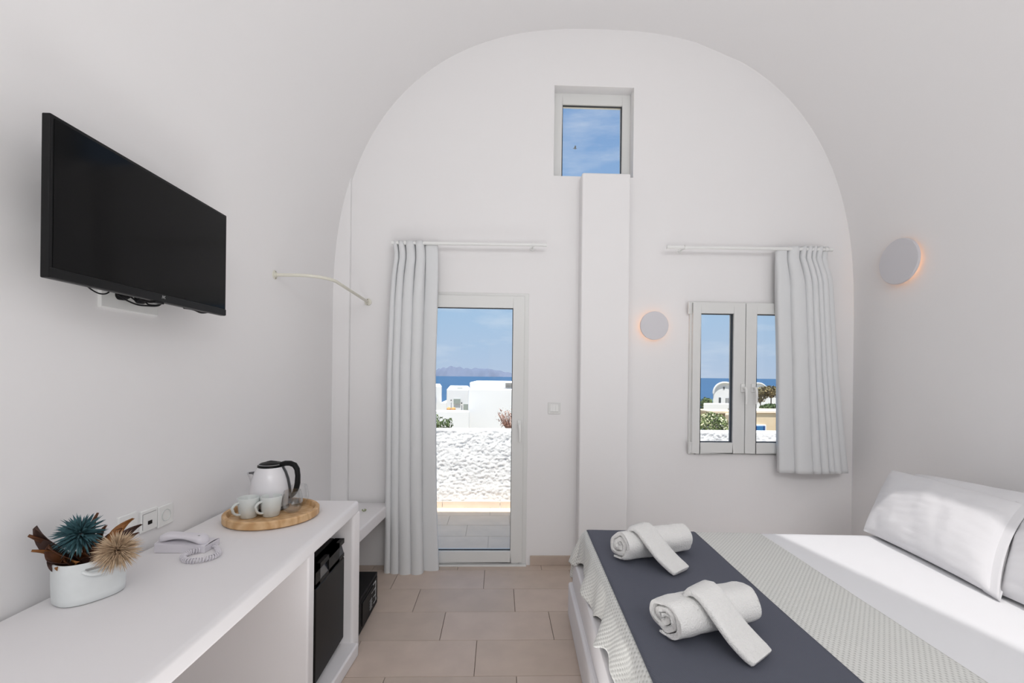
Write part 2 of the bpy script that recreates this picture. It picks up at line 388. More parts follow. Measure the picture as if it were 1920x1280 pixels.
# double window
wf = MB(); ring(wf, wX0-.004, wX1, wZ0, wZ1, .05, dY-.012, dY+.06); win = setting(wf.build('window_1', PVC, bevel=.003), 'white casement window beside the right curtain')
mid = Y_(1397, 700, dY-.03).x
gl = Y_(1314.5, 587, dY-.03); gr = Y_(1373.5, 829.5, dY-.03)
mrg = gl.x - (wX0+.006)
for (sx0, sx1, ga, gb) in ((wX0+.012, mid-.0015, gl.x, gr.x), (mid+.0025, wX1-.012, mid+(mid-gr.x)-.004, mid+(mid-gl.x))):
    y0, y1 = dY-.034, dY+.03; z0_, z1_ = wZ0+.010, wZ1-.008
    b = MB(); b.box((sx0, y0, z0_), (ga, y1, z1_)); b.box((gb, y0, z0_), (sx1, y1, z1_)); b.box((ga, y0, gl.z), (gb, y1, z1_)); b.box((ga, y0, z0_), (gb, y1, gr.z))
    s = b.build('sash', PVC, win, bevel=.003)
    b = MB(); ring(b, ga-.002, gb+.002, gr.z-.002, gl.z+.002, .007, y0+.02, y0+.045); b.build('gasket', GASK, s)
    b = MB(); b.box((ga, y0+.03, gr.z), (gb, y0+.034, gl.z)); b.build('pane', GLASS, s)
for px, sg in ((1392, 1), (1411, 1)):
    h = Y_(px, 738, dY-.034); lever(win, h, dY-.034, .12, sg)
b = MB(); b.box((mid-.003, dY-.028, wZ0+.012), (mid+.003, dY-.02, wZ1-.012)); b.build('meeting_gap', GASK, win)
for py in (577, 838):
    h = Y_(1292, py, dY-.03); b = MB(); b.lathe([(.0, -.045), (.008, -.045), (.008, .045), (0, .045)], (h.x, dY-.03, h.z), 12)
    b.box((h.x-.004, dY-.03, h.z-.04), (h.x+.02, dY-.016, h.z+.04)); b.build('hinge', PVC, win, smooth=40)
# high window, set back in its reveal
hy = YB+.09
v0 = Y_(1043, 173, hy); v1 = Y_(1184, 333, hy); q0 = Y_(1055, 195, hy); q1 = Y_(1165.5, 328, hy)
b = MB(); xa, xb, za, zb = uA.x, uB.x, uB.z, uA.z
b.box((xa, hy, za), (q0.x, hy+.06, zb)); b.box((q1.x, hy, za), (xb, hy+.06, zb)); b.box((q0.x, hy, q0.z), (q1.x, hy+.06, zb)); b.box((q0.x, hy, za), (q1.x, hy+.06, q1.z-.02))
hw = setting(b.build('window_2', PVC, bevel=.003), 'small square window high under the arch')
b = MB(); ring(b, q0.x-.002, q1.x+.002, q1.z-.02, q0.z+.002, .007, hy+.015, hy+.03); b.build('gasket', GASK, hw)
b = MB(); b.box((q0.x, hy+.03, q1.z-.02), (q1.x, hy+.034, q0.z)); b.build('pane', GLASS, hw)
# rear window
rx0, rx1, rz0, rz1 = rear_win
b = MB(); ring(b, rx0, rx1, rz0, rz1, .06, YR-.14, YR-.08); rw = setting(b.build('window_4', PVC), 'rear window'); b = MB(); b.box((rx0+.06, YR-.11, rz0+.06), (rx1-.06, YR-.106, rz1-.06)); b.build('pane', GLASS, rw)

# ------------------------------------------------------------------ desk, fridge recess, low shelf
yF = 2.36
fx = lambda y: -.755 + (y/2.36)*.045
desk = thing('masonry_desk', (-1.0, 1.2, 0), 'long white plastered masonry desk along the left wall', 'desk')
b = MB(); b.prism([(XW+.001, -.6), (fx(-.6)-.01, -.6), (fx(1.0), 1.0), (fx(2.0)+.002, 2.0), (fx(yF), yF), (XLf(yF)+.001, yF)], .705, .77)
b.build('desktop', PLASC, desk, bevel=.016, bseg=4, smooth=60)
b = MB(); y_a = X_(574, 1060, -.745).y; y_b = X_(589, 1060, -.735).y
def px_post(y0, y1, x1a, x1b, z0, z1):
    return MB().prism([(XLf(y0)+.001, y0), (x1a, y0), (x1b, y1), (XLf(y1)+.001, y1)], z0, z1)
px_post(y_a, y_b, -.735, -.732, 0, .712).build('divider', PLASC, desk, bevel=.008, bseg=3, smooth=60)
y_c = Z_(671, 1205.6, .066).y
px_post(y_c, yF, -.720, -.702, 0, .72).build('end_post', PLASC, desk, bevel=.012, bseg=3, smooth=60)
px_post(y_b-.01, y_c+.01, -.722, -.69, 0, .066).build('plinth', PLASC, desk, bevel=.01, bseg=3, smooth=60)
sh = MB(); sx = lambda y: -.815 - (YB-y)*.018
sA = Z_(728, 944.5, .476); sB = Z_(677.7, 990, .476)
k_ = (sA.x-sB.x)/(sA.y-sB.y); sxx = lambda y: sA.x + k_*(y-sA.y)
sh.prism([(XLf(yF)+.001, yF+.001), (sxx(yF), yF+.001), (sxx(YB), YB-.037), (XLf(YB)+.001, YB-.037)], .393, .476)
tag(sh.build('low_shelf', PLASC, bevel=.012, bseg=3, smooth=60, origin=(-1.0, 2.9, .393)), 'lower white plastered shelf between the desk end and the curtain', 'shelf')

# fridge
fX = -.765; fy0 = X_(592, 1100, fX).y; fy1 = X_(652.5, 1100, fX).y; ftop = X_(651, 1003, fX).z; fbot = .082
fr = thing('mini_fridge', (-.98, (fy0+fy1)/2, .066), 'black mini fridge in the recess under the desk', 'fridge')
b = MB(); b.box((XW+.05, fy0+.004, fbot), (fX-.05, fy1-.004, ftop)); b.build('body', FRID, fr, bevel=.006)
pz = ftop-.088
b = MB(); b.box((fX-.046, fy0, fbot+.01), (fX, fy1, pz-.004)); b.build('door', FRID, fr, bevel=.008, bseg=3, smooth=50)
b = MB(); L = fy1-fy0
segs = [fy0, fy0+.05, fy0+.15, fy1-.13, fy1-.035, fy1]
b.box((fX-.046, fy0, ftop-.022), (fX, fy1, ftop)); b.box((fX-.046, fy0, pz), (fX, fy1, pz+.016))
b.box((fX-.046, fy0, pz), (fX-.018, fy1, ftop))
for i in (0, 2, 4): b.box((fX-.046, segs[i], pz), (fX, segs[i+1], ftop))
b.build('top_band', FRID, fr)
for i in (1, 3):
    b = MB(); b.add([(fX-.017, segs[i], ftop-.022), (fX-.017, segs[i+1], ftop-.022), (fX-.002, segs[i+1], pz+.016), (fX-.002, segs[i], pz+.016)], [(0, 1, 2, 3)])
    b.build('grip', mat('grip_reflection', (46, 50, 58), .25), fr)  # bluish reflection put into the grip colour
for yy in (fy0+.03, fy1-.03):
    for xx in (fX-.03, XW+.08):
        b = MB(); b.lathe([(0, .066), (.015, .066), (.013, fbot+.012), (0, fbot+.012)], (xx, yy, 0), 14); b.build('foot', BLACK, fr)

# safe
q = Z_(710.7, 1128.5, 0); q2 = Z_(680, 1179, 0); sX = (q.x+q2.x)/2; ya = q.y-.40; yb = q.y; szt = X_(710.7, 1069, sX).z
safe = thing('safe', (sX-.15, (ya+yb)/2, 0), 'black hotel safe on the floor under the lower shelf', 'safe')
b = MB(); b.box((sX-.30, ya, 0.001), (sX-.006, yb, szt)); b.build('body', SAFEM, safe, bevel=.003)
b = MB(); b.box((sX-.006, ya+.018, .018), (sX-.001, yb-.018, szt-.018)); b.build('door', SAFEM, safe, bevel=.002)
b = MB(); b.box((sX-.001, ya+.06, .035), (sX+.004, yb-.12, szt-.03)); b.build('keypad', SAFEM, safe, bevel=.001)
b = MB()
for r in range(4):
    for c_ in range(3):
        yy = yb-.20+c_*.017; zz = .05+r*.016; b.box((sX+.003, yy, zz), (sX+.006, yy+.009, zz+.009))
b.build('key', GREYT, safe, kind='stuff')
b = MB(); ly0, ly1, lz0, lz1 = yb-.115, yb-.06, .045, szt-.03
for k in range(4):
    zz = lz0+(lz1-lz0)*k/3; b.box((sX-.001, ly0, zz-.0012), (sX+.0015, ly1, zz+.0012))
b.box((sX-.001, ly0, lz0), (sX+.0015, ly0+.003, lz1)); b.box((sX-.001, ly1-.003, lz0), (sX+.0015, ly1, lz1))
b.build('printed_panel', mat('pale_print', (205, 205, 205), .6), safe)
b = MB(); b.lathe([(0, -.001), (.008, -.001), (.008, .008), (0, .010)], (sX, yb-.05, .05), 14, axis='x'); b.build('knob', SCREW, safe)
b = MB(); b.box((sX+.003, yb-.165, szt-.06), (sX+.006, yb-.14, szt-.055)); b.build('indicator', GREYT, safe)

# ------------------------------------------------------------------ television
tX = -1.14; ty0, ty1 = 1.18, 1.925; tz0, tz1 = 1.655, 2.072
tv = thing('television', (tX, (ty0+ty1)/2, 1.86), 'black flat screen television mounted high on the left wall', 'television')
b = MB(); b.box((tX-.022, ty0, tz0), (tX, ty1, tz1)); b.build('bezel', BLACK, tv, bevel=.003)
b = MB(); b.box((tX-.045, ty0+.03, tz0+.005), (tX-.02, ty1-.03, tz0+.2)); b.build('rear_housing', BLACK, tv, bevel=.01)
b = MB(); b.box((tX-.001, ty0+.010, tz0+.028), (tX+.0012, ty1-.010, tz1-.010)); b.build('screen', SCREEN, tv)
b = MB(); b.box((tX-.004, ty0+.002, tz0+.0015), (tX+.003, ty1-.002, tz0+.0255)); b.build('lower_trim', BLACK, tv, bevel=.0015)
b = MB(); b.box((XW+.001, 1.45, 1.76), (tX-.044, 1.65, 1.96)); b.build('wall_mount', BLACK, tv, bevel=.003)
b = MB(); b.box((tX-.02, 1.54, tz0-.006), (tX-.002, 1.58, tz0+.004)); b.build('sensor', BLACK, tv, bevel=.001)
# small logo
lc = X_(306, 558, tX+.003); b = MB()
def strokes(b, segs, o, s_, w, x):
    for (a0_, b0_, a1_, b1_) in segs:
        p = Vector((x, o.y+a0_*s_, o.z+b0_*s_)); q_ = Vector((x, o.y+a1_*s_, o.z+b1_*s_)); d = (q_-p).normalized(); n = Vector((0, -d.z, d.y))*w
        b.add([p+n, q_+n, q_-n, p-n], [(0, 1, 2, 3)])
strokes(b, [(.6, 2, .6, .4), (.6, .4, .3, 0), (.3, 0, 0, .3), (1.1, 2, 1.6, 0), (1.6, 0, 2.1, 2), (3.4, 1.8, 2.9, 2), (2.9, 2, 2.5, 1), (2.5, 1, 2.9, 0), (2.9, 0, 3.4, .2)], Vector((0, lc.y-.008, lc.z-.003)), .0048, .0009, tX+.0045)
b.build('logo', mat('logo_grey', (170, 170, 170), .5), tv)
# socket strip under the TV
a_ = X_(188, 572, XW+.01); c_ = X_(296, 590, XW+.01)
stp = thing('socket_strip', (XW, (a_.y+c_.y)/2, a_.z), 'white strip of wall sockets behind the lower edge of the television', 'socket')
b = MB(); b.box((XW-.002, a_.y, a_.z-.005), (XW+.012, c_.y, a_.z+.085)); b.build('plate', RODM, stp, bevel=.004)
for t_ in (.28, .60, .86):
    yy = a_.y+(c_.y-a_.y)*t_
    b = MB(); b.lathe([(.0, .004), (.018, .004), (.02, .0125), (.021, .0125), (.021, .004)], (XW, yy, a_.z+.045), 20, axis='x'); b.build('socket_well', RODM, stp, smooth=40)
cb = thing('power_cables', (XW+.03, 1.45, 1.62), 'black plugs and cables hanging below the television', 'cable')
for yy in (a_.y+(c_.y-a_.y)*.28, a_.y+(c_.y-a_.y)*.60):
    b = MB(); b.lathe([(0, .008), (.016, .008), (.018, .03), (.010, .045), (0, .046)], (XW, yy, a_.z+.045), 16, axis='x'); b.build('plug', BLACK, cb, smooth=40)
def cable(pts, r=.003):
    P = [X_(x, y, XW+dx) for x, y, dx in pts]
    # catmull-rom
    out = []
    for i in range(len(P)-1):
        p0, p1, p2, p3 = P[max(i-1, 0)], P[i], P[i+1], P[min(i+2, len(P)-1)]
        for k in range(6):
            t = k/6; out.append(.5*((2*p1)+(p2-p0)*t+(2*p0-5*p1+4*p2-p3)*t*t+(-p0+3*p1-3*p2+p3)*t**3))
    out.append(P[-1]); b = MB(); b.tube(out, r, 8); return b.build('cable', BLACK, cb, smooth=60)
cable([(160, 533, .05), (172, 543, .05), (186, 550, .05), (200, 550, .05), (212, 540, .05)], .0022)
cable([(216, 548, .03), (228, 556, .05), (240, 564, .05), (258, 571, .05), (276, 573, .05), (296, 573, .05), (305, 566, .05)], .003)
cable([(245, 556, .03), (256, 564, .04), (262, 560, .05), (280, 563, .05), (300, 567, .05)], .003)
cable([(270, 560, .05), (277, 570, .05), (290, 572, .05), (300, 571, .05)], .0028)
cable([(345, 577, .05), (362, 580, .05), (378, 586, .05), (395, 584, .05)], .004)
cable([(250, 553, .04), (268, 562, .05), (286, 566, .05), (304, 563, .05)], .005)

# bent hanging rail
XRL = XLf(2.53)
fa = X_(515, 515, XRL+.004); fb = Y_(690, 566, YB-.005)
rail = thing('hanging_rail', fa, 'bent ivory metal rail fixed from left wall to end wall', 'rail')
b = MB(); b.lathe([(0, -.006), (.026, -.006), (.026, .003), (.014, .006), (.014, .012), (0, .012)], fa, 24, axis='x'); b.build('flange', IVORY, rail, smooth=40)
b = MB(); b.lathe([(0, -.006), (.026, -.006), (.026, .003), (.014, .006), (.014, .012), (0, .012)], fb, 24, axis='y'); b.build('flange', IVORY, rail, smooth=40)
P = []
xB = fb.x; R_ = .16; yA = fa.y
P.append(Vector((XRL+.005, yA, fa.z))); P.append(Vector((xB-R_, yA, fa.z)))
for k in range(1, 12):
    t = k/12*PI/2; P.append(Vector((xB-R_+R_*math.sin(t), yA+R_-R_*math.cos(t), fa.z)))
P.append(Vector((xB, YB-.01, fb.z)))
PP = []
for i in range(len(P)): PP.append(P[i])
for i, p in enumerate(PP):      # slope gently towards the far flange
    t = max(0, (p.y-yA)/(YB-yA)); p.z = fa.z + (fb.z-fa.z)*t
b = MB(); b.tube(PP, .0095, 14); b.build('tube', IVORY, rail, smooth=60)
for fc, ax in ((fa, 0), (fb, 1)):
    for dz in (.018, -.018):
        b = MB()
        if ax == 0: b.lathe([(0, .003), (.004, .003), (.003, .006), (0, .006)], (fc.x, fc.y+.003, fc.z+dz), 10, axis='x')
        else: b.lathe([(0, .003), (.004, .003), (.003, .006), (0, .006)], (fc.x-.002, fc.y, fc.z+dz), 10, axis='y')
        b.build('screw', SCREW, rail)

# wall plates above the desk
def plate(name, px, py, label, cat, w=.08, hh=.08):
    c = X_(px, py, XW+.004); o = thing(name, c, label, cat)
    b = MB(); b.box((XW-.002, c.y-w/2, c.z-hh/2), (XW+.009, c.y+w/2, c.z+hh/2)); b.build('plate', RODM, o, bevel=.003); return o, c
o, c = plate('wall_socket', 309, 965, 'round white mains socket on the left wall, right of the phone point', 'socket')
b = MB(); b.lathe([(0, .002), (.019, .002), (.021, .011), (.023, .011), (.023, .004)], (XW, c.y, c.z), 24, axis='x'); b.build('socket_well', CERAM, o, smooth=40)
for dy_ in (-.009, .009):
    b = MB(); b.lathe([(0, .0015), (.0028, .0015), (.0028, .0035), (0, .0035)], (XW, c.y+dy_, c.z), 10, axis='x'); b.build('pin_hole', BLACK, o)
o, c = plate('phone_point', 278, 974, 'white phone and data plate with small dark port', 'socket')
b = MB(); b.box((XW+.008, c.y-.008, c.z-.016), (XW+.0115, c.y+.010, c.z-.003)); b.build('port', BLACK, o)
b = MB(); b.box((XW+.008, c.y-.032, c.z+.026), (XW+.0095, c.y+.032, c.z+.028)); b.box((XW+.008, c.y-.034, c.z-.03), (XW+.0095, c.y-.032, c.z+.028)); b.build('seam', GREYT, o)
o, c = plate('blank_plate', 238, 985, 'plain white wall plate partly hidden by the flowers', 'wall plate')
c = Y_(1039, 765, YB); o = thing('light_switch', c, 'white triple rocker light switch between the door and the pillar', 'switch')
b = MB(); b.box((c.x-.046, YB-.008, c.z-.044), (c.x+.046, YB+.002, c.z+.044)); b.build('plate', PVC, o, bevel=.003)
for k in range(3):
    b = MB(); xx = c.x-.03+k*.0205; b.add([(xx, YB-.007, c.z-.03), (xx+.0185, YB-.007, c.z-.03), (xx+.0185, YB-.010, c.z+.03), (xx, YB-.010, c.z+.03), (xx, YB-.014, c.z-.024), (xx+.0185, YB-.014, c.z-.024)], [(0, 1, 5, 4), (4, 5, 2, 3), (0, 4, 3), (1, 2, 5)])
    b.build('rocker', RODM, o)

# ------------------------------------------------------------------ tray and tea things
DT = .771
tc_ = Vector((-.995, 2.075, DT)); tR = .195
p_n = Z_(505, 996, DT); tc_.y = p_n.y + tR*.985; tc_.x = (Z_(406, 965, .80).x + Z_(603, 953, .80).x)/2
b = MB(); b.lathe([(0, 0), (tR-.008, 0), (tR, .006), (tR, .032), (tR-.004, .036), (tR-.016, .036), (tR-.020, .032), (tR-.024, .014), (tR-.03, .012), (0, .012)], tc_, 72)
tag(b.build('wooden_tray', WOODT, origin=tc_, smooth=40), 'round light wooden tray holding kettle, mugs and glasses on the desk', 'tray')
TF = DT + .0125
def mug(px, py, label):
    c = Z_(px, py, TF); r = .0445; o = thing('mug', (c.x, c.y, TF), label, 'mug', 'pale grey mugs on the tray')
    c = Vector((c.x, c.y, TF))
    b = MB(); b.lathe([(0, 0), (.031, 0), (.034, .003), (.040, .03), (r, .086), (r-.0015, .088), (r-.004, .086), (.036, .03), (.030, .008), (0, .007)], c, 40); b.build('body', CERAM, o, smooth=50)
    a = math.radians(236); d = Vector((math.cos(a), math.sin(a), 0)); pts = []
    for k in range(13):
        t = -PI*.5 + PI*k/12; pts.append(c + d*(.037+.030*math.cos(t)+ (.004 if k > 6 else 0)) + Vector((0, 0, .045+.026*math.sin(t))))
    b = MB(); b.tube(pts, .0055, 10, flat=1.3); b.build('handle', CERAM, o, smooth=60); return o
mug(466, 969, 'pale grey mug, left of the two on the tray')
mug(508, 966, 'pale grey mug, right of the two in front of the kettle')
def tumbler(px, py, label):
    c = Z_(px, py, TF); c = Vector((c.x, c.y, TF)); r = .044
    prof = [(0, .0), (.022, 0), (.034, .008), (.0435, .028), (.045, .045), (.042, .07), (.036, .098), (.0348, .098), (.0408, .07), (.0436, .045), (.042, .029), (.032, .011), (.02, .006), (0, .006)]
    b = MB(); b.lathe(prof, c, 40)
    return tag(b.build('stemless_glass', TUMB, origin=c, smooth=60), label, 'glass', 'stemless glasses on the tray')
tumbler(548, 959, 'clear stemless glass nearer the front of the tray')
tumbler(560, 947, 'clear stemless glass behind the other one')
# kettle
kc = Z_(507, 952, TF); kc = Vector((kc.x, kc.y, TF))
ket = thing('electric_kettle', kc, 'white electric kettle with black lid and handle on the tray', 'kettle')
b = MB(); b.lathe([(0, 0), (.078, 0), (.082, .006), (.080, .016), (0, .018)], kc, 44); b.build('base', DGREY, ket, smooth=40)
prof = [(.0, .018), (.080, .018), (.089, .03), (.091, .06), (.088, .10), (.080, .14), (.070, .17), (.059, .192), (.0555, .197), (0, .197)]
b = MB(); b.lathe(prof, kc, 48); b.build('body', KETW, ket, smooth=45)
b = MB(); b.lathe([(.0555, .194), (.057, .198), (.056, .204), (.052, .207), (.044, .213), (.02, .219), (0, .22)], kc, 40); lid = b.build('lid', BLACK, ket, smooth=40)
b = MB(); b.lathe([(.0525, .2055), (.0535, .208), (.0505, .209)], kc, 40); b.build('chrome_ring', mat('chrome', (210, 210, 212), .15, metal=1), lid, smooth=60)
b = MB(); b.tube([kc+Vector((-.016, -.006, .216)), kc+Vector((0, 0, .219)), kc+Vector((.024, .008, .216))], [.005, .005, .004], 8, flat=.9); b.build('lid_tab', BLACK, lid, smooth=60)
hd = Vector((math.cos(math.radians(-2)), math.sin(math.radians(-2)), 0)); sd = Vector((-hd.y, hd.x, 0))
# spout (opposite the handle)
b = MB(); rows = []
for z, reach, wdt in ((.085, .086, .012), (.12, .092, .024), (.15, .100, .031), (.168, .109, .034)):
    rows.append([kc - hd*(reach*.55) + sd*wdt*1.35 + Vector((0, 0, z)), kc - hd*(reach*.86) + sd*wdt + Vector((0, 0, z)), kc - hd*reach + Vector((0, 0, z)), kc - hd*(reach*.86) - sd*wdt + Vector((0, 0, z)), kc - hd*(reach*.55) - sd*wdt*1.35 + Vector((0, 0, z))])
b.grid(rows); b.build('spout', KETW, ket, smooth=70)
b = MB(); b.add([kc - hd*.055 + sd*.028 + Vector((0, 0, .163)), kc - hd*.088 + sd*.028 + Vector((0, 0, .166)), kc - hd*.104 + Vector((0, 0, .167)), kc - hd*.088 - sd*.028 + Vector((0, 0, .164)), kc - hd*.055 - sd*.028 + Vector((0, 0, .163))], [(0, 1, 2, 3, 4)]); b.build('spout_mouth', DGREY, ket)
pts = [(.048, .206), (.070, .212), (.092, .212), (.112, .204), (.124, .185), (.128, .155), (.127, .120), (.122, .095), (.112, .072), (.098, .058), (.080, .048)]
b = MB(); b.tube([kc + hd*r_ + Vector((0, 0, z_)) for r_, z_ in pts], [.012, .0125, .0125, .0125, .012, .0115, .0125, .012, .0105, .0095, .008], 12, flat=1.15); b.build('handle', BLACK, ket, smooth=60)
b = MB(); b.tube([kc + hd*r_ + Vector((0, 0, z_)) for r_, z_ in ((.056, .195), (.070, .172), (.082, .14), (.090, .10), (.094, .06), (.090, .025))], .0045, 8, flat=2.2); b.build('spine', DGREY, ket, smooth=60)

# ------------------------------------------------------------------ telephone
pl = Z_(289, 1036, DT); pr = Z_(384, 1036, DT)
ph = thing('telephone', ((pl.x+pr.x)/2, pl.y+.04, DT), 'white corded telephone beside the flowers on the desk', 'telephone')
y0, y1 = pl.y, pl.y+.085; x0, x1 = max(pl.x, XW+.02), pr.x
n = 14; b = MB(); rows = []
for j in range(7):
    yy = y0+(y1-y0)*j/6; rows.append([(x0+(x1-x0)*i/n, yy, DT+.033-.010*(i/n)+.004*math.sin(PI*j/6)) for i in range(n+1)])
b.grid(rows); b.grid([[(p[0], p[1], DT) for p in rows[0]], rows[0]]); b.grid([rows[-1], [(p[0], p[1], DT) for p in rows[-1]]])
b.add([(x0, y0, DT), (x0, y1, DT), rows[-1][0], rows[0][0]], [(0, 1, 2, 3)]); b.add([(x1, y0, DT), (x1, y1, DT), rows[-1][-1], rows[0][-1]], [(0, 1, 2, 3)])
b.build('base', PHONE, ph, smooth=50)
b = MB(); rows = []
for i in range(19):
    t = i/18; xx = x0+.002+(x1-x0-.012)*t; arch = .030*math.sin(PI*min(1, t*1.0))**.6 if 0 < t < 1 else 0
    zc = DT+.040-.011*t + arch*.55; hh = .0115+.004*math.cos(2*PI*t); wy = .026+.002*math.cos(2*PI*t)
    e_ = min(1, min(t, 1-t)*9+.35)
    rows.append([(xx, y0+.030+wy*e_*math.copysign(abs(math.cos(a))**.6, math.cos(a)), zc+hh*e_*math.copysign(abs(math.sin(a))**.7, math.sin(a))) for a in [2*PI*k/20 for k in range(21)]])
rows.insert(0, [tuple(sum(p[c] for p in rows[0][:20])/20 for c in range(3))]*21); rows.append([tuple(sum(p[c] for p in rows[-1][:20])/20 for c in range(3))]*21)
b.grid(rows); hs = b.build('handset', PHONE, ph, smooth=60)
b = MB(); b.box((x1-.055, y0+.02, DT+.053), (x1-.047, y0+.026, DT+.056)); b.box((x1-.04, y0+.018, DT+.052), (x1-.032, y0+.024, DT+.055)); b.build('button', GREYT, hs)
# coiled cord
cp = [Z_(x, y, DT+.012) for x, y in ((398, 1016), (408, 1028), (409, 1036), (396, 1043), (375, 1048), (352, 1049), (343, 1043), (350, 1036), (368, 1031), (385, 1026))]
path = []
for i in range(len(cp)-1):
    p0, p1, p2, p3 = cp[max(i-1, 0)], cp[i], cp[i+1], cp[min(i+2, len(cp)-1)]
    for k in range(44):
        t = k/44; path.append(.5*((2*p1)+(p2-p0)*t+(2*p0-5*p1+4*p2-p3)*t*t+(-p0+3*p1-3*p2+p3)*t**3))
coil = []
s_ = 0
for i in range(len(path)-1):
    d = path[i+1]-path[i]; s_ += d.length; t = d.normalized(); nn = t.cross(Zv).normalized(); a = 2*PI*s_/.0085
    rr = .0080; coil.append(path[i] + nn*rr*math.cos(a) + Vector((0, 0, rr*math.sin(a)-.003)))
b = MB(); b.tube(coil, .0021, 5); b.build('coiled_cord', PHONE, ph, smooth=60)

# ------------------------------------------------------------------ flower pot
pc = Vector((-1.155, 1.335, DT)); ang = math.radians(62)
a1p, a2p = .080, .068; PH = .116
# place from its outline on the desk
e1 = Z_(104, 1124, DT); e2 = Z_(140, 1145, DT); e3 = Z_(219, 1113, DT)
pc = Vector(((e1.x+e3.x)/2-.002, (e1.y+e3.y)/2+.012, DT))
def ov(a, s, z):
    c_, s__ = math.cos(a), math.sin(a); u = a1p*s*math.copysign(abs(c_)**.8, c_); w = a2p*s*math.copysign(abs(s__)**.8, s__)
    return pc + Vector((u*math.cos(ang)-w*math.sin(ang), u*math.sin(ang)+w*math.cos(ang), z))
pot = thing('flower_pot', pc, 'oval white metal pot of dried leaves and pompom flowers on the desk', 'planter')
b = MB(); rows = []
for s, z in ((0, 0.001), (.93, .001), (.97, .004), (.985, .02), (1, .06), (1.0, PH-.01), (1.015, PH-.004), (1.01, PH), (.975, PH), (.965, PH-.006), (.95, .02), (0, .018)):
    rows.append([ov(2*PI*k/56, s, z) for k in range(57)])
b.grid(rows); b.build('pot', POTM, pot, smooth=50)
# slotted side handle, facing the room
hc = ov(-PI/2, 1.0, PH-.026); out = (ov(-PI/2, 1.0, 0)-pc).normalized(); out.z = 0; tng = Vector((-out.y, out.x, 0))
b = MB(); pts = []
for k in range(13):
    t = -1+2*k/12; pts.append(ov(-PI/2+t*.42, 1.0, PH-.022-.012*(1-abs(t)**3)) + out*(.009*(1-t**4)))
b.tube(pts, .0045, 10, flat=1.6, up=(0, 0, 1)); b.build('side_grip', POTM, pot, smooth=60)
b = MB(); b.grid([[ov(-PI/2+t*.06, 1.004, PH-.016) for t in range(-6, 7)], [ov(-PI/2+t*.06, 1.004, PH-.023) for t in range(-6, 7)]]); b.build('grip_slot', GREYT, pot)
b = MB(); b.grid([[pc+Vector((0, 0, PH-.03))]*33, [ov(2*PI*k/32, .95, PH-.025) for k in range(33)]]); b.build('filling', LEAFM[2], pot)
def leaf(tip, base, w, m, curl=.02, side=None):
    tip, base = Vector(tip), Vector(base); d = tip-base; L = d.length; t = d.normalized()
    sd_ = t.cross(Vector((0, -1, .25)) if side is None else Vector(side)).normalized(); up = sd_.cross(t).normalized(); rows = []
    N = 12
    for i in range(N+1):
        f = i/N; ww = w*math.sin(PI*min(1, f*.93+.05))**.8*(1-.25*f); cen = base + t*L*f + up*curl*math.sin(PI*f) + sd_*curl*.4*math.sin(2*PI*f)
        rows.append([cen + sd_*ww*s_ + up*(abs(s_)**1.5*w*.45) for s_ in (-1, -.6, -.25, 0, .25, .6, 1)])
    b = MB(); b.grid(rows); o = b.build('leaf', m, pot, smooth=60)
    md = o.modifiers.new('t', 'SOLIDIFY'); md.thickness = .0012
    return o
Yp = pc.y
bs = lambda dx, dy=0, dz=0: pc + Vector((dx, dy, PH-.02+dz))
for px, py, yy, bx, w, mi, cu in ((55, 1001, Yp-.105, -.03, .017, 0, -.01), (69, 985, Yp-.09, -.02, .027, 2, .012), (60, 1030, Yp-.11, -.03, .014, 1, -.012), (108, 1062, Yp-.085, -.02, .018, 1, .01),
                             (186, 961, Yp+.05, .0, .016, 0, .008), (202, 984, Yp+.02, .02, .018, 0, .01), (253, 972, Yp+.06, .03, .022, 1, .016), (268, 983, Yp+.05, .03, .020, 2, .014),
                             (262, 998, Yp+.04, .03, .016, 0, .01), (92, 1020, Yp-.08, -.02, .030, 0, .01), (150, 1052, Yp-.06, -.01, .022, 1, .012), (120, 1045, Yp-.05, -.02, .024, 0, .012), (176, 1040, Yp-.02, .01, .022, 2, .01),
                             (88, 1048, Yp-.08, -.02, .024, 2, .01), (180, 985, Yp+.03, .0, .018, 2, .01), (232, 990, Yp+.04, .02, .022, 0, .012), (140, 1030, Yp+.0, 0, .03, 0, .01), (195, 1050, Yp-.03, .02, .02, 2, .01)):
    leaf(Y_(px, py, yy), bs(bx, 0, -.01), w, LEAFM[mi], cu)
def pompom(px, py, yy, r, m, n, w, facing, label, stemto):
    c = Y_(px, py, yy); b = MB(); f = Vector(facing).normalized(); rnd = random.Random(n)
    for i in range(n):
        z = 1-1.25*(i+.5)/n; ph_ = i*2.39996; s_ = math.sqrt(max(0, 1-z*z)); a_ = f.orthogonal().normalized(); b_ = f.cross(a_)
        d = (f*z + a_*s_*math.cos(ph_) + b_*s_*math.sin(ph_) + Vector((rnd.uniform(-.12, .12),)*3)).normalized(); L = r*rnd.uniform(.85, 1.08)*(1-.25*max(0, z)**3)
        sdv = d.cross(Vector((rnd.uniform(-1, 1), rnd.uniform(-1, 1), rnd.uniform(-1, 1)))).normalized(); nv = d.cross(sdv)
        tipd = d*L + Vector((0, 0, -.08*L)); p0 = c+d*.006
        b.add([p0+sdv*w*.4, p0-sdv*w*.4, c+d*L*.6-sdv*w+nv*w*.4, c+d*L*.6+sdv*w+nv*w*.4, c+tipd, c+d*L*.6-nv*w*.5], [(0, 1, 2, 3), (3, 2, 4), (0, 3, 5), (3, 4, 5), (1, 5, 2), (2, 5, 4)])
    b.build('flower_head', m, pot, label=label)
    b = MB(); b.tube([c, (c+Vector(stemto))/2+Vector((0, 0, .006)), stemto], .003, 6); b.build('stem', LEAFM[0], pot)
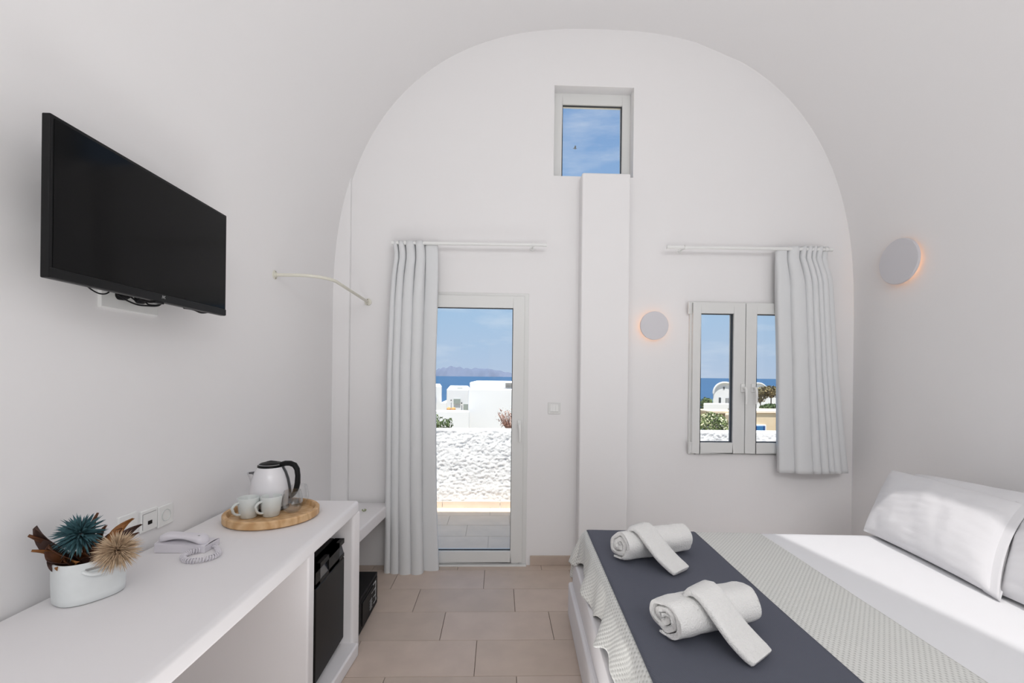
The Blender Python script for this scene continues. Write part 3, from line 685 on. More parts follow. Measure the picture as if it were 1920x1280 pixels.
pompom(151, 1001, Yp-.03, .067, TEAL, 150, .0036, (.25, -.75, .6), 'teal spiky pompom', bs(-.01))
pompom(220, 1032, Yp-.045, .060, BEIGE, 420, .0016, (.35, -.8, .45), 'straw coloured pompom', bs(.03))

# small green sprig glimpsed behind the desk end
g = Z_(682.5, 959, .476); b = MB()
for k in range(5):
    a = k*1.256; b.add([g+Vector((0, 0, .002)), g+Vector((.018*math.cos(a), .018*math.sin(a), .016)), g+Vector((.012*math.cos(a+.6), .012*math.sin(a+.6), .004)), g+Vector((.010*math.cos(a+.3), .010*math.sin(a+.3), .018))], [(0, 1, 3), (0, 3, 2), (0, 2, 1), (1, 2, 3)])
tag(b.build('sprig', mat('pale_green', (150, 160, 120), .7), origin=g), 'tiny green sprig on the lower shelf beside the desk end', 'ornament')

# ------------------------------------------------------------------ curtain rods, curtains
def rod(pxa, pya, pxb, pyb, y, label, brackets):
    A, B_ = Y_(pxa, pya, y), Y_(pxb, pyb, y); o = thing('curtain_rod', (A+B_)/2, label, 'curtain rod', 'white curtain rods')
    b = MB(); b.tube([A, B_], .012, 14); b.build('rod', RODM, o, smooth=50)
    for e in (A, B_):
        b = MB(); b.lathe([(0, -.014), (.0145, -.014), (.0145, .014), (0, .014)], e, 16, axis='x'); b.build('end_cap', RODM, o, smooth=40)
    for px in brackets:
        c = A.lerp(B_, (px-pxa)/(pxb-pxa)); b = MB()
        b.tube([(c.x, YB+.002, c.z+.0), (c.x, y+.0, c.z)], .006, 8); b.lathe([(0, -.002), (.020, -.002), (.018, .006), (0, .006)], (c.x, YB-.001, c.z), 18, axis='y')
        b.lathe([(.014, -.008), (.016, -.008), (.016, .008), (.014, .008)], c, 18, axis='x'); b.build('bracket', RODM, o, smooth=40)
    return o
CYL = YB-.10; CYR = YB-.10
rod(738, 455, 1021, 459, CYL, 'white curtain rod above the balcony door', (760, 1000))
rod(1254, 463, 1557, 468, CYR, 'white curtain rod above the casement window', (1285, 1548))
def curtain(name, ycen, keys, panel_side, label, folds, amp, drift):
    """keys: list of (py, pxl, pxr) outline rows from top to hem; folds list = fractions where lobes sit"""
    NV, NU = 60, 260; rows = []
    tot = len(folds)-1
    for j in range(NV+1):
        f = j/NV; py = keys[0][0] + (keys[-1][0]-keys[0][0])*f
        for k in range(len(keys)-1):
            if keys[k][0] <= py <= keys[k+1][0]+1e-6:
                g_ = (py-keys[k][0])/(keys[k+1][0]-keys[k][0]); pl_ = keys[k][1]+(keys[k+1][1]-keys[k][1])*g_; pr_ = keys[k][2]+(keys[k+1][2]-keys[k][2])*g_; break
        A, B_ = Y_(pl_, py, ycen), Y_(pr_, py, ycen); row = []
        head = min(1, f/.03); 
        cinch = math.exp(-((f-.045)/.02)**2)
        env = (.55+.45*min(1, max(0, f-.045)/.12)) * (1-.35*cinch)
        for i in range(NU+1):
            u = i/NU; ph_ = u*tot; k = min(int(ph_), tot-1); g_ = ph_-k
            x = folds[k] + (folds[k+1]-folds[k])*g_
            sgn = amp[k]; wv = abs(math.sin(PI*ph_))**.5
            yoff = -sgn*env*(wv-.4) + .004*noise.noise(Vector((u*9, f*3, tot)))
            lat = -.27*math.sin(2*PI*ph_)*(folds[min(k+1, tot)]-folds[k])*min(1, sgn/.06)*(.3+.7*min(1, f/.2))
            xs = x + lat + drift*.02*noise.noise(Vector((u*4, f*2.2, 3.3+tot)))*f
            P_ = A.lerp(B_, xs); P_.y = ycen + yoff + .02; row.append(P_)
        rows.append(row)
    b = MB(); b.grid(rows); o = b.build(name, CURT, smooth=80, origin=(rows[-1][0]+rows[-1][-1])/2)
    md = o.modifiers.new('t', 'SOLIDIFY'); md.thickness = .0025
    return tag(o, label, 'curtain', 'pleated grey curtains')
curtain('curtain', CYL, [(452, 735, 820), (478, 738, 821), (520, 734, 821), (700, 727, 816), (940, 724, 818), (1082, 722, 823)], 1,
        'floor length grey curtain drawn beside the glass door', [0, .12, .28, .50, .71, 1.0], [.11, .13, .15, .15, .04], 1)
curtain('curtain', CYR, [(462, 1458, 1556), (492, 1458, 1553), (520, 1459, 1559), (700, 1461, 1570), (886, 1463, 1588)], -1,
        'short grey curtain bunched at the right of the window', [0, .22, .45, .56, .67, .76, .88, 1.0], [.06, .12, .13, .13, .12, .11, .07], 1)

# ------------------------------------------------------------------ wall lamps
def sconce(c, axis, D, label):
    o = thing('wall_lamp', c, label, 'wall lamp', 'round disc wall lamps'); s_ = 1 if axis == 'y' else -1
    ax = axis
    def L(prof, seg=48): return MB().lathe([(r, z*s_) for r, z in prof], c, seg, axis=ax)
    R_ = D/2
    L([(0, 0), (R_*.52, 0), (R_*.52, .030), (0, .030)]).build('mount', SCON, o, smooth=40)
    L([(0, .050), (R_-.004, .050), (R_, .047), (R_, .034), (R_-.003, .031), (0, .031)], 64).build('disc', SCON, o, smooth=30)
    L([(R_*.525, .010), (R_*.56, .010), (R_*.56, .024), (R_*.525, .024)]).build('light_ring', GLOW, o, smooth=40)
c = Y_(1227.5, 610, YB-.05); sconce(Vector((c.x, YB, c.z)), 'y', 54*(YB-.05)/850, 'small round disc lamp on the end wall between the pillar and window')
c = X_(1684.5, 490, XR-.045); sconce(Vector((XR, c.y, c.z)), 'x', 87*c.y/850, 'larger round disc lamp on the right wall above the pillows')

# ------------------------------------------------------------------ bed
TH = .046; BX = .367
def bw(u, v, z=0): return Vector((BX + u*math.cos(TH) + v*math.sin(TH), -u*math.sin(TH) + v*math.cos(TH), z))
def bed_box(u0, u1, v0, v1, z0, z1): 
    return MB().add([bw(u0, v0, z0), bw(u1, v0, z0), bw(u1, v1, z0), bw(u0, v1, z0), bw(u0, v0, z1), bw(u1, v0, z1), bw(u1, v1, z1), bw(u0, v1, z1)],
                    [(0, 3, 2, 1), (4, 5, 6, 7), (0, 1, 5, 4), (1, 2, 6, 5), (2, 3, 7, 6), (3, 0, 4, 7)])
UH, V0, V1, MT = 2.19, .55, 2.545, .555
bb = thing('bed', bw(1.1, 1.6, 0), 'white plastered masonry bed base on the tiled floor', 'bed')
bed_box(-.062, UH, V0-.12, 2.69, 0, .20).build('plinth', PLASC, bb, bevel=.014, bseg=3, smooth=60)
bed_box(-.040, UH, V0-.10, 2.67, .18, .36).build('platform', PLASC, bb, bevel=.012, bseg=3, smooth=60)
tag(bed_box(.006, UH, V0, V1, .36, MT-.004).build('mattress', LINEN, bevel=.035, bseg=4, smooth=60, origin=bw(1.1, 1.6, .36)), 'white sheeted mattress on the masonry bed base', 'mattress')
RC = .03
def drape(s, t, off=0.0, flare=.42, wav=0.0):
    """s: metres from the foot edge (negative hangs down the foot side), t: metres beyond the far edge when positive; off: height over the mattress"""
    du = max(0.0, -s); dv = max(0.0, t)
    rc = RC
    def over(d):    # arc then straight drop -> (horizontal, down)
        if d < rc*PI/2: a = d/rc; return rc*math.sin(a), rc*(1-math.cos(a))
        return rc, rc + d - rc*PI/2
    D = math.hypot(du, dv); hx, dn = over(D)
    if D < 1e-9: u, v, z = s, t, 0
    else:
        ca, sa = du/D, dv/D; corner = 2*ca*sa
        hz = hx + flare*corner*max(0, D-.03) + wav*max(0, D-.03)
        u = (-hz*ca if du > 0 else s); v = (hz*sa if dv > 0 else t)
        if du > 0 and dv <= 0: u = -hz
        z = -dn*(1-.12*corner)
    return u, v, z
def cloth(name, m, s0, s1, t0, t1, ns, ntt, off, label, cat, hemfn=None, wavfn=None, thick=.004, smax=None):
    rows = []; uvs = []
    for j in range(ntt+1):
        t = t0 + (t1-t0)*j/ntt; row = []
        for i in range(ns+1):
            ss0 = s0 if hemfn is None else s0 - hemfn(t)
            # denser near the edge
            f = i/ns; s = ss0 + (s1-ss0)*f
            w_ = wavfn(s, t) if wavfn else 0
            u, v, z = drape(s, t, off, wav=w_)
            D = math.hypot(max(0, -s), max(0, t))
            nrm_out = min(1, D/.04)
            uu = u - off*nrm_out*(1 if s < 0 else 0); vv = v + off*nrm_out*(1 if t > 0 else 0)
            zz = z + off*(1-nrm_out)
            if s > 0 and t < 0: zz += .0022*noise.noise(Vector((s*5, t*5, 1)))
            row.append(bw(uu + RC + .002, V1 - RC + vv + .002, MT + zz)); uvs.append((s, t))
        rows.append(row)
    b = MB(); b.grid(rows); o = b.build(name, m, smooth=80, uvs=uvs, weld=False, origin=bw(.6, 1.6, MT))
    md = o.modifiers.new('t', 'SOLIDIFY'); md.thickness = thick; md.offset = 1
    return tag(o, label, cat)
# flat region: s measured from (u = RC) ; t from v = V1-RC
def hem(t): return .012*math.sin(t*11+1.0) + .016*math.sin(t*23) + .006*math.sin(t*47)
def wv(s, t):
    return (.16+.16*math.sin(t*14+.5)*1.0 + .10*math.sin(t*31))*(1 if s < 0 and t < 0 else .2)
cloth('coverlet', WAFFLE, -.19, .945, V0-V1+.1, .32, 150, 150, .004, 'off white waffle weave coverlet hanging over the bed foot', 'blanket', hem, wv, .0035)
# runner lies on the coverlet, stops at the foot edge
rows = []; uvs = []
for j in range(91):
    t = (V0-V1+.1) + (.22-(V0-V1+.1))*j/90; row = []
    for i in range(41):
        s = -.012 + (.598)*i/40 + .006*math.sin(t*2.2)*(i/40)
        u, v, z = drape(max(s, -.012), t)
        n_ = min(1, max(0, t)/.04); row.append(bw(u+RC, V1-RC+v+.0095*n_, MT+z+.0098*(1-n_)+.0015*noise.noise(Vector((s*6, t*6, 4))))); uvs.append((s, t))
    rows.append(row)
b = MB(); b.grid(rows); o = b.build('bed_runner', RUNNER, smooth=80, uvs=uvs, weld=False, origin=bw(.3, 1.6, MT))
md = o.modifiers.new('t', 'SOLIDIFY'); md.thickness = .0022; md.offset = 1
tag(o, 'slate blue woven runner laid across the foot of the bed', 'bed runner')
# folded top sheet between coverlet and pillows
rows = []; uvs = []
for j in range(81):
    t = (V0-V1+.08) + (.14-(V0-V1+.08))*j/80; row = []
    for i in range(61):
        s = .92 + .70*i/60; u, v, z = drape(s, t); n_ = min(1, max(0, t)/.04)
        row.append(bw(u+RC, V1-RC+v+.006*n_, MT+z+(.0035+.0015*noise.noise(Vector((s*3, t*3, 9))))*(1-n_))); uvs.append((s, t))
    rows.append(row)
b = MB(); b.grid(rows); o = b.build('top_sheet', LINEN, smooth=80, uvs=uvs, weld=False, origin=bw(1.3, 1.6, MT))
md = o.modifiers.new('t', 'SOLIDIFY'); md.thickness = .0015; md.offset = 1
tag(o, 'smooth white sheet between the coverlet and the pillows', 'sheet')

# towels
TZ = MT+.013
def rolled_towel(A, B_, R_, seed, label):
    ax = (B_-A); ax.z = 0; L = ax.length; ax.normalize(); sdv = Vector((-ax.y, ax.x, 0)); o = MB(); NT = 150; NL = 26; turns = 2.6; th = .021; rnd = random.Random(seed)
    prof_o, prof_i = [], []
    for i in range(NT+1):
        f = i/NT; a = -turns*2*PI*(1-f) - 1.3; r = (R_-.001) - (th*1.12)*turns*(1-f); r = max(r, .004)
        wob = 1+.05*math.sin(a*2+seed)+.03*math.sin(a*5+seed*2)
        te = th*min(1, .12+(1-f)/.07); r = r-(th-te); prof_o.append((r*wob, a)); prof_i.append((max(.001, r*wob-te), a))
    outline = prof_o + prof_i[::-1]; n = len(outline)
    rows = []
    for k in range(NL+1):
        f = k/NL; e = min(f, 1-f)*L; infl = 1-.10*math.exp(-e/.010); row = []
        cen_w = 1+.035*math.sin(PI*f)+.015*math.sin(f*9+seed)
        for idx, (r, a) in enumerate(outline):
            tf = idx/NT if idx <= NT else (n-1-idx)/NT
            axial = (f-.5)*L; 
            if k in (0, NL): axial += (1 if k else -1)*(-.004 + .012*math.sin(tf*17+seed)*1 - .010*(1-tf))
            rr = r*infl*cen_w if (idx <= NT) else r*cen_w*(2-infl)
            z = rr*math.sin(a); y = rr*math.cos(a)*1.06
            z = max(z, -R_*.93)
            nz_ = .0022*noise.noise(Vector((axial*22, y*22, z*22+seed)))
            row.append((A+B_)/2 + ax*axial + sdv*(y+nz_) + Vector((0, 0, R_*.93+z+nz_)))
        row.append(row[0]); rows.append(row)
    o.grid(rows)
    for kk, row in ((0, rows[0]), (NL, rows[-1])):
        nn = NT+1; o.add(row[:-1], [(i, i+1, n-2-i, n-1-i) for i in range(NT)])
    c = (A+B_)/2
    ob = o.build('rolled_towel', TOWEL, origin=(c.x, c.y, TZ), smooth=75)
    return tag(ob, label, 'towel', 'rolled white towels on the runner')
def washcloth(P0, P1, w, roll_c, R_, label, seed):
    """folded cloth: lies over the roll top and slants down to the bed"""
    d = P1-P0; d.z = 0; L = d.length; d.normalize(); sdv = Vector((-d.y, d.x, 0)); th = .026
    prof = [(-.055, -.012), (-.03, .001), (0, .006), (.03, .002), (.055, -.010)]
    end = L; zt = 0
    path = [(.0, 2*R_*.965-.022), (.008, 2*R_*.965-.012), (.022, 2*R_*.965-.010), (.040, 2*R_*.965-.018), (.058, 2*R_*.965-.034)]
    n = 9; zs_ = path[-1][1]; xs_ = path[-1][0]
    for k in range(1, n+1):
        f = k/n; path.append((xs_+(L-xs_)*f, zs_*(1-f)+.003*f - .012*math.sin(PI*f)))
    rows = []
    NW = 20
    for i, (s, z) in enumerate(path):
        p = P0 + d*s; q = path[min(i+1, len(path)-1)]; q0 = path[max(i-1, 0)]; tx, tz = q[0]-q0[0], q[1]-q0[1]; l = math.hypot(tx, tz); nx, nz_ = -tz/l, tx/l
        e_ = 1
        if i == len(path)-1: e_ = .82
        if i == 0: e_ = .8
        sec = []
        for k in range(NW+1):
            a = 2*PI*k/NW; cx = math.copysign(abs(math.cos(a))**.35, math.cos(a)); cz = math.copysign(abs(math.sin(a))**.5, math.sin(a))
            off = th/2*(1+cz*e_) ; ws = w/2*cx*(1.0+.02*math.sin(s*40+seed))*(1 if 0 < i < len(path)-1 else .97)
            sec.append(p + sdv*ws + d*(nx*off) + Vector((0, 0, TZ + z + nz_*off + .001*noise.noise(Vector((s*30, ws*30, seed))))))
        rows.append(sec)
    def cen(r): return sum(r[:-1], Vector())/NW
    rows.insert(0, [rows[0][k].lerp(cen(rows[0]), .12)-d*.004 for k in range(NW+1)]); rows.append([rows[-1][k].lerp(cen(rows[-1]), .12)+d*.004 for k in range(NW+1)])
    rows.insert(0, [cen(rows[0])]*(NW+1)); rows.append([cen(rows[-1])]*(NW+1))
    b = MB(); b.grid(rows)
    return tag(b.build('folded_washcloth', TOWEL, origin=(P0.x, P0.y, TZ), smooth=60), label, 'towel', 'folded washcloths over the rolled towels')
RT = .076
for (l1, r1, ct, cbm, sd_, la, lb) in (((1168, 1058), (1296, 1037), (1226, 1000), (1275, 1075), 3, 'rolled white towel at the far end of the runner', 'folded white washcloth leaning over the far towel roll'),
                                      ((1258, 1213), (1420, 1172), (1345, 1120), (1424, 1240), 8, 'rolled white towel nearer the camera on the runner', 'folded white washcloth leaning over the near towel roll')):
    A = Z_(*l1, TZ); B_ = Z_(*r1, TZ); ax = (B_-A).normalized(); nrm = Vector((-ax.y, ax.x, 0)); A += nrm*.046; B_ += nrm*.046
    A.z = B_.z = TZ
    rolled_towel(A, B_, RT, sd_, la)
    T0 = Z_(*ct, TZ+2*RT); T1 = Z_(*cbm, TZ); 
    # T0 projected on the roll axis
    f = (T0-A).dot(ax); T0 = A+ax*f; T0.z = 0; T1.z = 0
    washcloth(T0, T1, .126, None, RT, lb, sd_)

# pillows
def pillow(BF, BN, TN, TF_, thick, label, seed, flap=False):
    BF, BN, TN, TF_ = map(Vector, (BF, BN, TN, TF_)); nrm = ((BN-BF).cross(TF_-BF)).normalized()
    if nrm.x > 0: nrm = -nrm
    N = 44; rows_f, rows_b = [], []
    for j in range(N+1):
        bv = -1+2*j/N; rf, rb = [], []
        for i in range(N+1):
            a = -1+2*i/N
            # gather edges: concave sides, pointed corners
            aa = a*(1-.035*(1-bv*bv)); bb_ = bv*(1-.045*(1-a*a))
            P_ = BF*(1-aa)*(1-bb_)/4 + BN*(1+aa)*(1-bb_)/4 + TN*(1+aa)*(1+bb_)/4 + TF_*(1-aa)*(1+bb_)/4
            e = max(0, (1-a*a))*max(0, (1-bv*bv)); h_ = thick*(e**.42)
            n_ = .006*noise.noise(Vector((a*2.2+seed, bv*2.2, .5))) + .004*noise.noise(Vector((a*7+seed, bv*2.5, 2.5))) + .0035*noise.noise(Vector((a*2+bv*6, bv*7-a*3, seed)))
            rf.append(P_ + nrm*(h_*.55+n_*min(1, e*6))); rb.append(P_ - nrm*(h_*.45))
        rows_f.append(rf); rows_b.append(rb[::-1])
    b = MB(); b.grid(rows_f); b.grid(rows_b)
    c = (BF+BN)/2; o = thing('pillow', (c.x, c.y, MT), label, 'pillow', 'white pillows at the head of the bed')
    b.build('cushion', PILM, o, smooth=80)
    if flap:        # open end of the pillowcase at the near side
        for sgn in (1, -1):
            rows = []
            for i in range(7):
                f = i/6; row = []
                for j in range(25):
                    bv = -1+2*j/24; E0 = BN*(1-bv)/2+TN*(1+bv)/2; inn = (BF-BN).normalized()
                    e = (1-bv*bv)
                    row.append(E0 + inn*(.035*(1-f)*1.0+.02*e) - inn*(.035*f) + nrm*sgn*(.004+.022*e*(1-.2*f)) + Vector((0, 0, -.008*f)))
                rows.append(row)
            b = MB(); b.grid(rows); fo = b.build('case_hem', PILM, o, smooth=80); md = fo.modifiers.new('t', 'SOLIDIFY'); md.thickness = .002
    return o
bf, bn = Z_(1618, 994, MT+.02), Z_(1858, 1114, MT+.02); tf, tn = X_(1672, 881, 2.44), X_(1921, 945, 2.33)
pillow(bf, bn, tn, tf, .17, 'white pillow at the far side, leaning towards the right wall', 2, True)
o2 = Vector((.13, .0, .03))
pillow(bf+Vector((.15, -.02, .02)), bn+Vector((.17, 0, .02)), tn+Vector((.16, .0, .02)), X_(1716, 888, 2.56), .15, 'white pillow propped behind the far front pillow', 5)
b3 = Z_(1872, 1112, MT+.02); dn = bn-bf; tt = (tf-bf)*.93
pillow(b3, b3+dn, b3+dn+(tn-bn), b3+tt, .17, 'white pillow at the near side, cut by the picture edge', 7)

# ------------------------------------------------------------------ terrace
TZF = -.03; PY = 5.0
b = MB(); b.box((-4, YB+WT+.002, -.3), (7, PY+.02, TZF-.004)); terr = b.build('ground_terrace', TGROUT, origin=(0, 4, 0)); setting(terr, 'tiled terrace outside the door')
y = PY
k = 0
while y > YB+WT+.03:
    x = -1.9 + (k % 3)*.2
    while x < 3.4:
        b = MB(); b.box((x+.002, max(y-.30, YB+WT+.005), TZF-.01), (x+.606, y-.003, TZF)); b.build('terrace_tile', TTILE, terr); x += .609
    y -= .303; k += 1
# parapet with rough stucco
def stucco_wall(name, x0, x1, y, z0, z1, th, label):
    NX, NZ = int((x1-x0)/.012), int((z1-z0)/.012); rows = []
    for j in range(NZ+1):
        row = []
        for i in range(NX+1):
            x = x0+(x1-x0)*i/NX; z = z0+(z1-z0)*j/NZ
            n_ = noise.noise(Vector((x*22+z*9, 0, z*44)))*.007 + noise.noise(Vector((x*50, 3, z*75)))*.008 + .006*noise.noise(Vector((x*2.5, 5, z*9)))
            n_ *= min(1, j/1.5, (NZ-j)/1.5)
            row.append((x, y-.005+n_, z))
        rows.append(row)
    b = MB(); b.grid(rows); b.grid([[(r[0], r[1], r[2]) for r in rows[-1]], [(r[0], y+th, r[2]+.004) for r in rows[-1]]])
    b.grid([[(x0, y+th, z1+.004), (x1, y+th, z1+.004)], [(x0, y+th, z0), (x1, y+th, z0)]])
    return tag(b.build(name, STUCCO, smooth=60, origin=((x0+x1)/2, y, z0)), label, 'wall')
zp = Y_(890, 807.5, PY).z
stucco_wall('parapet_wall', -2.2, 5.0, PY, TZF, zp, .22, 'rough white stucco parapet wall around the terrace')
b = MB(); b.box((-2.2, PY-.035, TZF), (5, PY-.012, TZF+.068))
sk = thing('skirting', (0, PY-.03, TZF), 'row of beige skirting tiles along the parapet foot', 'skirting')
x = Y_(937.7, 945, PY-.03).x - .63*4
while x < 4.4:
    b = MB(); b.box((x+.0025, PY-.035, TZF), (x+.6275, PY-.012, TZF+.072)); b.build('skirting_tile', SKIRT, sk, bevel=.002, bseg=1); x += .63

# ------------------------------------------------------------------ landscape: ground, sea, far island
SEAZ = -34
sea_m = mat('sea_water', (40, 76, 110), .5, spec=.2, rgb2=(50, 88, 122), vscale=.004, bump=.4, bscale=.05, bdist=2, detail=8)
b = MB(); b.box((-30000, 130, SEAZ-1), (30000, 60000, SEAZ)); tag(b.build('sea', sea_m, origin=(0, 2000, SEAZ)), 'calm blue sea stretching to the horizon', 'sea', kind='stuff')
dry = mat('dry_earth', (176, 160, 130), .95, rgb2=(150, 142, 104), vscale=.15)
rows = []
for j in range(41):
    yy = 5.6 + 220*(j/40)**1.5
    rows.append([(-140+280*i/60, yy, -3.2 - (yy/220)**1.6*34 + .5*noise.noise(Vector((i*.4, j*.4, 0)))) for i in range(61)])
b = MB(); b.grid(rows); g_ = b.build('ground_slope', dry, smooth=60); setting(g_, 'dry slope below the terrace')
isl = mat('hazy_rock', (98, 108, 128), .95, var=.05, vscale=.002)
def island(x0, x1, y, prof, name, label):
    n = 90; rows = []
    for r_, dz in ((0, 0), (.35, .5), (.7, .88), (1, 1), (1.6, .7), (2.4, 0)):
        row = []
        for i in range(n+1):
            f = i/n; x = x0+(x1-x0)*f; k = f*(len(prof)-1); q = int(min(k, len(prof)-2)); h_ = prof[q]+(prof[q+1]-prof[q])*(k-q)
            h_ *= 1+.18*noise.noise(Vector((f*25, r_, 1)))
            row.append((x, y+r_*500+200*noise.noise(Vector((f*9, r_, 4))), SEAZ+h_*dz*(1+.1*noise.noise(Vector((f*30, r_*3, 7))))))
        rows.append(row)
    b = MB(); b.grid(rows); return tag(b.build(name, isl, smooth=50, origin=((x0+x1)/2, y, SEAZ)), label, 'island')
IY = 12000
ia = Y_(790, 703, IY); ib = Y_(975, 705, IY)
sc_ = IY/850
island(ia.x, ib.x+200, IY, [h_*sc_+44 for h_ in (1, 7, 12, 16, 15, 12, 13, 12.5, 11, 8, 5, 2.5, .5)], 'island', 'hazy mauve island on the horizon beyond the door')

# white houses seen through the door
def house(name, pts, y, depth, m, label, zb=-6, cat='house', top_lip=0):
    """pts: (px left, px right, py top)"""
    a_ = Y_(pts[0], pts[2], y); c_ = Y_(pts[1], pts[2], y)
    o = thing(name, ((a_.x+c_.x)/2, y+depth/2, zb), label, cat)
    k = ((a_.x+c_.x)/2)/y*depth; P4 = [(a_.x, y), (c_.x, y), (c_.x+k, y+depth), (a_.x+k, y+depth)]
    b = MB().prism(P4, zb, a_.z); b.build('walls', m, o, bevel=.05)
    return o, a_, c_
def pbox(name, m, o, pxa, pya, pxb, pyb, y, d, bev=0):
    A, B_ = Y_(pxa, pya, y), Y_(pxb, pyb, y); b = MB(); b.box((A.x, y, B_.z), (B_.x, y+d, A.z)); return b.build(name, m, o, bevel=bev)
DWIN = mat('grey_shutter', (150, 158, 152), .6); DARK = mat('dark_opening', (74, 78, 82), .5); BLUE = mat('blue_paint', (34, 106, 160), .5); OCH = mat('ochre_plaster', (226, 208, 180), .9, rgb2=(214, 194, 164), vscale=1.2)
OCHD = mat('sandstone_wall', (196, 184, 166), .9, rgb2=(182, 170, 150), vscale=1.2)
o, a_, c_ = house('white_house', (878, 1010, 728), 17, 8, WHITEW, 'large plain white house filling the right of the door view')
pbox('roof_parapet', WHITEW, o, 880.5, 716, 1005, 730, 17.12, 5, .05)
A = Y_(893, 727, 16.9); B_ = Y_(940, 724, 16.9)
b = MB(); b.tube([Y_(893, 725, 17.5), Y_(900, 727, 17.4), Y_(915, 726.5, 17.3), Y_(938, 727, 17.4)], .05, 8); b.build('pipe', WHITEW, o, smooth=60)
acm = mat('vent_grille', (96, 92, 84), .6)
av = thing('roof_vent_unit', Y_(954, 727, 17.1), 'boxy grey vent unit on the large white roof', 'air conditioner')
pbox('casing', WHITEW, av, 944, 717.5, 961, 727, 17.1, .35); pbox('grille', acm, av, 948, 718, 960, 727, 17.08, .03)
for k in range(4): pbox('louvre', WHITEW, av, 948, 719.3+k*2.1, 960, 719.9+k*2.1, 17.05, .02)
for pxa, pxb in ((925, 938), ): 
    rv = thing('roof_hatch', Y_((pxa+pxb)/2, 716, 18.5), 'low dark hatch on the large white roof', 'hatch'); pbox('frame', WHITEW, rv, pxa-1, 715.5, pxb+1, 717.5, 18.5, 1); pbox('panel', acm, rv, pxa, 715.8, pxb, 716.9, 18.45, .04)
o, a_, c_ = house('white_house', (837.5, 884, 729), 21, 7, WHITEW, 'smaller white house with grey shutter left of the large one')
pbox('window', DWIN, o, 850.5, 747.5, 863, 757, 20.95, .08)
pbox('wall_lamp_box', DARK, o, 864.5, 754, 866.5, 757, 20.9, .06); pbox('meter_box', DARK, o, 845, 749, 846.5, 751.5, 20.9, .06)
pbox('wall_niche', DWIN, o, 869, 757.5, 877.5, 768, 20.93, .05)
pbox('rooftop_box', DWIN, o, 857, 727, 866, 730.5, 21.5, .6); pbox('rooftop_box', WHITEW, o, 853, 727.5, 857, 730, 21.4, .5); pbox('rooftop_box', WHITEW, o, 867, 727, 871, 730, 21.4, .5)
o, a_, c_ = house('white_house', (800, 828.5, 723), 24, 6, WHITEW, 'narrow white house at the far left with blue door')
pbox('door', BLUE, o, 812, 745, 817.5, 757, 23.95, .08); pbox('roof_terrace', WHITEW, o, 826, 755, 838, 775, 23.5, 3)
o, a_, c_ = house('garden_wall', (795, 880.5, 769.5), 16.5, .4, WHITEW, 'low white garden wall below the small houses', cat='wall')
b = MB(); q = Y_(846, 765, 20); 
for dx_ in (-.10, .10): b.lathe([(0, 0), (.09, .02), (.1, .09), (.05, .14), (0, .15)], q+Vector((dx_, 0, -.1)), 14)
tag(b.build('clay_pot', mat('terracotta', (214, 160, 104), .8), origin=q, smooth=60), 'small orange clay pots by the small white house', 'pot')

# houses through the window
WY = 34
ddm = mat('shaded_limewash', (226, 227, 232), .9)
def barrel(pxl, pxr, pytop, pyspring, pybase, y, depth, name, label):
    A = Y_(pxl, pyspring, y); B_ = Y_(pxr, pyspring, y); T = Y_((pxl+pxr)/2, pytop, y); Bz = Y_(pxl, pybase, y).z-4
    cx, hw = (A.x+B_.x)/2, (B_.x-A.x)/2; hh = T.z-A.z; o = thing(name, (cx, y+depth/2, Bz), label, 'house')
    pr_ = [(cx-hw, Bz)] + [(cx-hw*math.cos(PI*k/24), A.z+hh*math.sin(PI*k/24)**.9) for k in range(25)] + [(cx+hw, Bz)]
    k = cx/y*depth
    n = len(pr_); b = MB(); b.add([(x, y, z) for x, z in pr_] + [(x+k, y+depth, z) for x, z in pr_], [tuple(range(n)), tuple(range(2*n-1, n-1, -1))] + [(i, i+1, n+i+1, n+i) for i in range(n-1)])
    b.build('walls', WHITEW, o, smooth=30)
    rim = MB(); pts = [(cx-hw*1.01*math.cos(PI*k/24), y-.06, A.z+.02+hh*1.01*math.sin(PI*k/24)**.9) for k in range(25)]; rim.tube(pts, .07, 6); rim.build('roof_edge', WHITEW, o, smooth=60)
    return o
o = barrel(1337, 1379, 717.5, 738, 758, WY, 9, 'vaulted_house', 'white barrel vaulted house behind the left window sash')
pbox('window', DARK, o, 1348, 745, 1352, 756, WY-.03, .06); pbox('shutter', mat('pale_frame', (226, 228, 230), .7), o, 1352, 745, 1354, 756.5, WY-.05, .05)
pbox('window', DARK, o, 1361, 746, 1368.5, 758, WY-.03, .06); pbox('window', DARK, o, 1356.2, 725, 1359, 729, WY-.03, .06)
for k in range(3): pbox('mullion', WHITEW, o, 1362.5+k*2, 746, 1363.1+k*2, 758, WY-.06, .03)
o = barrel(1404, 1438, 718.5, 735, 770, WY+12, 9, 'vaulted_house', 'white vaulted roof behind the pine tree')
o, a_, c_ = house('garden_wall', (1319, 1392, 756), 29, .5, WHITEW, 'long white boundary wall in front of the vaulted house', cat='wall')
o, a_, c_ = house('white_house', (1392, 1475, 742), 34, 8, WHITEW, 'low white house glimpsed behind the pine branches')
o, a_, c_ = house('sandstone_house', (1359, 1394, 776), 20, 1.4, OCHD, 'flat sandstone building right of the flowering bush', cat='house')
pbox('roof_slab', OCH, o, 1330, 771, 1394, 775, 20.6, 1.6); pbox('annex', OCHD, o, 1330, 773, 1361, 800, 21, 1)
o, a_, c_ = house('ochre_house', (1400, 1500, 773.5), 18, 1.4, OCH, 'ochre rendered building with bright blue door')
pbox('coping', mat('pale_coping', (240, 224, 204), .9), o, 1400, 770, 1500, 774.5, 17.95, 1.5)
pbox('door_surround', WHITEW, o, 1414, 796, 1436.5, 830, 17.94, .08); pbox('door', BLUE, o, 1417, 798.5, 1434.5, 832, 17.9, .06)
